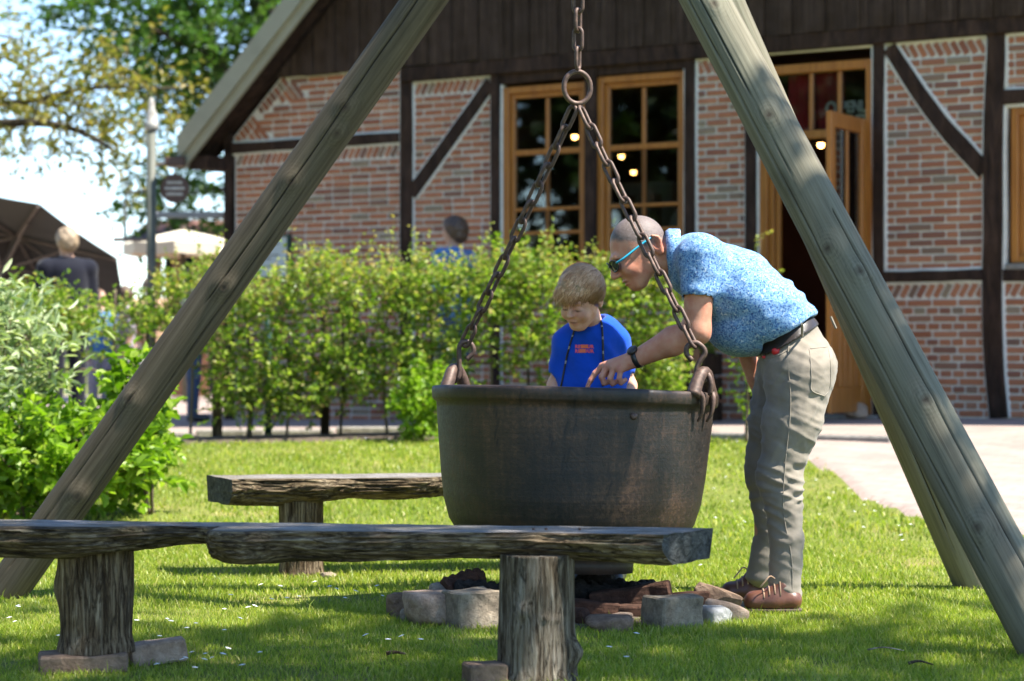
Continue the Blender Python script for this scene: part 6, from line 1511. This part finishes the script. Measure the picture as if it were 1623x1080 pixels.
def strands(V, N, q, n, rg):
    top = np.where(q[:, 1] > -.01 + .06 * sstep(.0, .06, q[:, 0]))[0]; sel = rg.choice(top, n); P = V[sel] - N[sel] * .003; Nn = N[sel].copy(); L = rg.uniform(.04, .085, n); rows = []
    crown = np.array([-.06, .115, -.02])                       # the whorl, in head axes
    L *= 1 - .45 * sstep(.03, .08, q[sel, 0]) * rg.uniform(0, 1.2, n); p = P.copy(); w = rg.uniform(.0011, .0026, n); ph = rg.normal(0, .17, (n, 3))
    for k in range(5):
        lq = (p - BC) @ RB.T; d = lq - crown; d[:, 0] += .05; d = d + np.stack([0 * L + .05, -.02 - .5 * np.clip(lq[:, 0], 0, 1), .05 - .2 * lq[:, 2]], 1); d /= np.linalg.norm(d, axis=1)[:, None]; D = (d + ph) @ RB
        nn = p - (BC + bf * -.02 + bu * .04); nn /= np.linalg.norm(nn, axis=1)[:, None]; D -= nn * (D * nn).sum(1)[:, None] * .92; D /= np.linalg.norm(D, axis=1)[:, None]
        S_ = np.cross(D, nn); t = k / 4; ww = (w * (1 - t) ** .6)[:, None]; lift = (.003 + .006 * math.sin(t * 2.6) * rg.uniform(.3, 1, (n, 1))) ; rows += [p + nn * lift - S_ * ww, p + nn * lift + S_ * ww]
        p = p + D * (L / 4)[:, None]
    Vv = np.stack(rows, 1).reshape(-1, 3); i = (np.arange(n) * 10)[:, None]
    return Vv, np.concatenate([i + np.array([2 * k, 2 * k + 1, 2 * k + 3, 2 * k + 2]) for k in range(4)])
sv, sf = strands(V, N, q, 9500, rg); sq_ = (sv - BC) @ RB.T
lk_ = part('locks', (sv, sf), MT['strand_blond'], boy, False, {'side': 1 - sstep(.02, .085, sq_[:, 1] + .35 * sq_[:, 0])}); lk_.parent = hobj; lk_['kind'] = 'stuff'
bpy.data.objects[hobj.name].location = (0, 0, 0)
# T-shirt
T = Body(.0062)
T.cone(b(941, 537), b(939, 605, .01), br(41), br(44), .03, sq=((1, 0, 0), 1.2)); T.cone(b(939, 605, .01), b(941, 705, .1), br(46), br(46), .03, sq=((1, 0, 0), 1.2))
for s in (-1, 1):
    s0, e0 = (b(898, 543), b(884, 592, .01)) if s < 0 else (b(977, 543), b(990, 590, .01)); T.cone(s0, e0, br(20), br(16.5), .025); T.cone(b(940 + s * 16, 523), s0, br(17.5), br(20), .03)
    ar = e0 - s0; ar /= np.linalg.norm(ar); T.raw(lambda p, e0=e0, ar=ar: np.maximum(np.linalg.norm((p - e0) - np.multiply.outer((p - e0) @ ar, ar), axis=-1) - .0375, -((p - e0) @ ar - .004)), e0 - .09, e0 + .09, .006, 's')
T.ell(b(938, 497, -.03), (.054, .07, .048), .008, 's'); T.cutplane((0, 0, b(0, 720)[2]), (0, 0, -1))
V, Fc = T.mesh(); V = wrinkle(V, Fc, .012, [(np.stack([[.8, 0, .6], [0, 1, 0], [-.6, 0, .8]]), (14, 8, 5), lambda v: .5 * np.exp(-((v[:, 2] - b(0, 590)[2]) / .09) ** 2) + .12), (np.stack([[.7, 0, -.7], [0, 1, 0], [.7, 0, .7]]), (5, 8, 16), lambda v: .3 + 0 * v[:, 0])], 5)
part('t_shirt', (V, Fc), MT['tshirt'], boy, True)
tt = BVHTree.FromPolygons([tuple(x) for x in V], [tuple(map(int, x)) for x in Fc])
for k, (txt, yy) in enumerate((('RETOUR', 552), ('RETOUR', 559))):
    v, f = to_mesh_text(txt, .0175, 0, .0012, 'CENTER', 1.12); P = np.stack([b(925, yy)[0] + v[:, 0], np.full(len(v), BY - .4), b(925, yy)[2] + v[:, 1]], 1); part('print', (on(tt, P, (0, 1, 0), .002), f), MT['pink_print'], boy)
    x0, x1 = ((919.5, 931) if k == 0 else (917.5, 927)); g = np.stack(np.meshgrid(np.linspace(0, 1, 8), np.linspace(0, 1, 4), indexing='ij'), -1).reshape(-1, 2); P = np.stack([b(x0, 0)[0] + g[:, 0] * (b(x1, 0)[0] - b(x0, 0)[0]), np.full(32, BY - .4), b(0, yy)[2] - .001 + g[:, 1] * .0150], 1)
    part('print_bar', (on(tt, P, (0, 1, 0), .0026), np.array([[i * 4 + j, (i + 1) * 4 + j, (i + 1) * 4 + j + 1, i * 4 + j + 1] for i in range(7) for j in range(3)])), MT['orange_print'], boy)
for pts in ([(911, 519), (906, 535), (899, 560), (893, 590), (888, 616)], [(951, 505), (953, 520), (954, 545), (954.5, 575), (954, 612)]):
    P = spline(np.array([b(x, y, -.4) for x, y in pts]), 26); P = on(tt, P, (0, 1, 0), .004); P = P[P[:, 1] > BY - .39]; part('lanyard', tube(P, .0042, 6), MT['black'], boy, True)
    for i in (5, 10, 15): part('lanyard_mark', tube(P[i:i + 2] - (0, .0012, 0), .0036, 6), MT['stone_pale'], boy)
S = Body(.009)
for s in (-1, 1):
    x = 955 + 28 * s; S.cone(b(x - 6 * s, 705, .11), b(x, 800, .19), .09, .078, .03)
S.cone(b(940, 690, .1), b(942, 715, .12), .115, .115, .03, sq=((1, 0, 0), 1.15)); S.cutplane((0, 0, b(0, 808)[2]), (0, 0, -1)); S.cutplane((0, 0, b(0, 690)[2]), (0, 0, 1)); V, Fc = S.mesh(); part('shorts', (V, Fc), MT['shorts'], boy, True)
for s in (-1, 1):
    x = b(955 + 27 * s, 0)[0]; S = Body(.006); S.cone((x - .012, 9.88, .035), (x, 10.06, .04), .036, .04, .02); S.cone((x, 10.03, .05), (x, 10.03, .09), .042, .04, .02); S.cutplane((0, 0, -.004), (0, 0, -1)); V, Fc = S.mesh(); part('shoe', (V, Fc), MT['black'], boy, True)

# ------------------------------------------------------------------ passers-by behind the hedge
def passer(x, Y, hgt, face, top, legs, hair, label, hair_len=.0, arms=.0, shorts=False, seed=1, cap=False):
    g = float(G(x, Y)) + .032; k = hgt / 1.75; t = thing('person', (x, Y, g), label, 'person', rotz=face)
    def w(B, f, *a, **q): getattr(B, f)(*a, **q)
    P = lambda a, c, z: np.array([a, c, z]) * k
    B = Body(.013); B.ell(P(0, -.01, 1.635), np.array([.075, .095, .115]) * k, .03); B.cone(P(0, -.095, 1.62), P(0, -.105, 1.6), .012, .014, .012); B.cone(P(0, 0, 1.55), P(0, .01, 1.4), .055 * k, .06 * k, .03)
    for s in (-1, 1):
        B.cone(P(.0, .01, 1.4), P(.18 * s, .01, 1.4), .07, .06, .03); B.cone(P(.19 * s, .01, 1.4), P(.23 * s, .02 - arms * .1, 1.12), .045 * k, .04 * k, .02); B.cone(P(.23 * s, .02 - arms * .1, 1.12), P(.22 * s, -.05 - arms * .25, .9 + arms * .3), .038 * k, .026 * k, .02)
        h0 = P(.22 * s, -.06 - arms * .25, .87 + arms * .3)
        for i in range(4): B.cone(h0, h0 + P(.0, -.03 + .02 * i, -.085 + .008 * abs(i - 1.5)), .02, .0085, .006)
        B.cone(h0, h0 + P(-.02 * s, -.055, -.03), .016, .009, .006); B.cone(P(.09 * s, 0, .9), P(.1 * s, 0, .48), .075 * k, .055 * k, .03); B.cone(P(.1 * s, 0, .48), P(.1 * s, .02, .06), .05 * k, .036 * k, .03); B.cone(P(.1 * s, .03, .035), P(.11 * s, -.12, .03), .035, .028, .02)
    B.cone(P(0, .01, 1.38), P(0, 0, .95), .12 * k, .12 * k, .04, sq=((1, 0, 0), 1.25)); V, Fc = B.mesh(); local('body', (V, Fc), MT['skin_far'], t, True)
    B = Body(.014); B.cone(P(0, .01, 1.36), P(0, 0, .95), .145 * k, .15 * k, .04, sq=((1, 0, 0), 1.3))
    for s in (-1, 1): B.cone(P(.06 * s, .01, 1.42), P(.19 * s, .01, 1.4), .075 * k, .082 * k, .03); B.cone(P(.19 * s, .01, 1.4), P(.235 * s, .02 - arms * .1, 1.14), .078 * k, .058 * k, .03); (B.cone(P(.235 * s, .02 - arms * .1, 1.14), P(.222 * s, -.04 - arms * .22, .95 + arms * .28), .054 * k, .04 * k, .02) if top == 'navy' else None)
    B.cone(P(0, .01, 1.44), P(0, .01, 1.40), .075 * k, .09 * k, .03); V, Fc = B.mesh(); local('top', (V + .006 * fbm(V * 9, 2, seed)[:, None], Fc), MT[top], t, True)
    B = Body(.014); zz = .5 if shorts else .09
    for s in (-1, 1): B.cone(P(.085 * s, 0, .92), P(.1 * s, 0, .5), .105 * k, .075 * k, .03); (None if shorts else B.cone(P(.1 * s, 0, .5), P(.1 * s, .015, zz), .073 * k, .06 * k, .03))
    V, Fc = B.mesh(); local('trousers', (V, Fc), MT[legs], t, True)
    B = Body(.012); B.ell(P(0, .015, 1.665), np.array([.098, .110, .105]) * k, .02); B.ell(P(0, .055, 1.63), np.array([.092, .075, .085 + hair_len]) * k, .03); B.cutplane(P(0, -.045, 1.66), (0, -.75, -.65)); V, Fc = B.mesh(); local('hair', (V + vnormals(V, Fc) * (.016 * fbm(V * 34, 3, seed))[:, None], Fc), MT[hair], t, True)
    for s in (-1, 1):
        B = Body(.012); B.cone(P(.1 * s, .03, .04), P(.11 * s, -.14, .035), .043, .036, .02); B.cutplane((0, 0, -.002), (0, 0, -1)); V, Fc = B.mesh(); local('shoe', (V, Fc), MT['black'], t, True)
    return t
def at(px, Y): return (px - CX) / F * Y
passer(at(106, 21.5), 21.5, 1.76, math.radians(205), 'navy', 'navy', 'hair_grey', 'grey-haired person in dark navy jacket before the dark parasol', seed=2, arms=.3)
passer(at(719, 20.3), 20.3, 1.72, math.radians(-125), 'blue_top', 'jeans', 'hair_brown', 'brown-haired person in blue top behind the hedge by the wall', seed=3, hair_len=.02)
passer(at(158, 24.0), 24.0, 1.28, math.radians(40), 'blue_top', 'mauve_cloth', 'hair_brown', 'short person in light blue top glimpsed below the hedge foliage', seed=4)
passer(at(196, 25.5), 25.5, 1.35, math.radians(-60), 'mauve_cloth', 'mauve_cloth', 'hair_brown', 'person in grey mauve clothes glimpsed through the hedge', seed=5)
passer(at(238, 26.0), 26.0, 1.45, math.radians(20), 'tan_cloth', 'white_cloth', 'hair_grey', 'person in tan top glimpsed through the hedge left of the leaning log', seed=6)
passer(at(307, 22.5), 22.5, 1.42, math.radians(100), 'white_cloth', 'jeans', 'hair_brown', 'person in dark jeans glimpsed right of the leaning log', seed=7)

# ------------------------------------------------------------------ grass and daisies
def grass():
    rg = np.random.default_rng(99); Vs, Fs = [], []; base = 0
    def zone(n, y0, y1, hh, ww, marg):
        Y = np.sqrt(rg.uniform(y0 ** 2, y1 ** 2, n)); X = rg.uniform(-1, 1, n) * (.2118 * Y + marg); ok = ~in_path(X, Y) & ~in_bed(X, Y)
        dxk, dyk = X - .2, Y - 8.95; ok &= ~((dxk ** 2 + dyk ** 2 < .42 ** 2) & (rg.uniform(0, 1, n) < .85)); ok &= ((X + 1.68) ** 2 + (Y - 7.42) ** 2 > .01)
        nn = fbm(np.stack([X * 1.6, Y * 1.6, X * 0], 1), 3, 12); ok &= rg.uniform(0, 1, n) < np.clip(.75 + .8 * nn, .18, 1)
        X, Y, nn = X[ok], Y[ok], nn[ok]; n = len(X); Z = G(X, Y) + .012 * fbm(np.stack([X * .9, Y * .9, X * 0], 1), 3, 3) - .002
        h = hh * rg.uniform(.45, 1.15, n) * (1 + .5 * nn) * (1 + .9 * (rg.uniform(0, 1, n) > .985)); a = rg.uniform(0, 6.28, n); S = np.stack([np.cos(a), np.sin(a), 0 * a], 1); b_ = rg.uniform(0, 6.28, n); Dn = np.stack([np.cos(b_), np.sin(b_), 0 * b_], 1) * (h * rg.uniform(.15, .9, n))[:, None]; w = ww * rg.uniform(.6, 1.2, n)
        P = np.stack([X, Y, Z], 1); up = np.zeros((n, 3)); up[:, 2] = h
        V = np.stack([P - S * w[:, None] / 2, P + S * w[:, None] / 2, P + up * .6 + Dn * .35 + S * w[:, None] * .35, P + up * .95 + Dn, P + up * .6 + Dn * .35 - S * w[:, None] * .35], 1)
        return V
    for z in ((190000, 6.6, 9.2, .027, .0034, .5), (130000, 9.2, 12, .027, .0048, .5), (90000, 12, 18.3, .032, .009, .6)):
        V = zone(*z); n = len(V); i = (np.arange(n) * 5)[:, None] + base
        Vs.append(V.reshape(-1, 3)); Fs.append(i + np.array([0, 1, 2, 4])); Fs.append(i + np.array([4, 2, 3, 3])); base += n * 5
    V = np.concatenate(Vs); Q = np.concatenate(Fs); quad = Q[Q[:, 2] != Q[:, 3]]; tri = Q[Q[:, 2] == Q[:, 3]][:, :3]
    me = bpy.data.meshes.new('grass'); nq, ntr = len(quad), len(tri); me.vertices.add(len(V)); me.vertices.foreach_set('co', V.astype(np.float32).ravel()); me.loops.add(nq * 4 + ntr * 3); me.loops.foreach_set('vertex_index', np.concatenate([quad.ravel(), tri.ravel()]).astype(np.int32))
    me.polygons.add(nq + ntr); me.polygons.foreach_set('loop_start', np.concatenate([np.arange(nq) * 4, nq * 4 + np.arange(ntr) * 3]).astype(np.int32)); me.update(calc_edges=True); me.materials.append(MT['grass'])
    o = bpy.data.objects.new('grass', me); link(o); tag(o, 'short green lawn grass around the fire pit', 'grass', kind='stuff')
grass()
def daisies():
    rg = np.random.default_rng(17); pts = []
    for px, py, n, sx_, sy in ((230, 1005, 10, 60, 20), (340, 1060, 16, 40, 16), (460, 960, 12, 60, 14), (600, 955, 4, 40, 14), (1345, 800, 12, 50, 30), (1230, 810, 14, 60, 50), (1130, 790, 8, 40, 60), (560, 730, 10, 150, 30), (640, 985, 6, 60, 30), (960, 1020, 5, 40, 20), (1460, 850, 4, 30, 20), (30, 1010, 4, 30, 20)):
        for _ in range(n): pts.append(GP(px + rg.normal(0, sx_), min(1078, max(705, py + rg.normal(0, sy)))))
    out = []
    for p in pts:
        if in_path(p[:1], p[1:2])[0]: continue
        h = rg.uniform(.03, .05); r_ = rg.uniform(.008, .012); n = 12; a = np.arange(n) * 2 * math.pi / n; rr_ = r_ * (1 - .22 * (np.arange(n) % 2)); tl_ = rg.uniform(-.4, .4)
        V = np.vstack([np.stack([rr_ * np.cos(a), rr_ * np.sin(a), .002 + rr_ * np.cos(a) * tl_], 1), [[0, 0, .0045]]]) + p + (0, 0, h); out.append((V, [[i, (i + 1) % n, n] for i in range(n)]))
    v, f = join(*out); o = bpy.data.objects.new('daisies', mesh('daisies', v, f, MT['petal'])); link(o); tag(o, 'small white daisies scattered over the lawn', 'daisies', kind='stuff')
daisies()
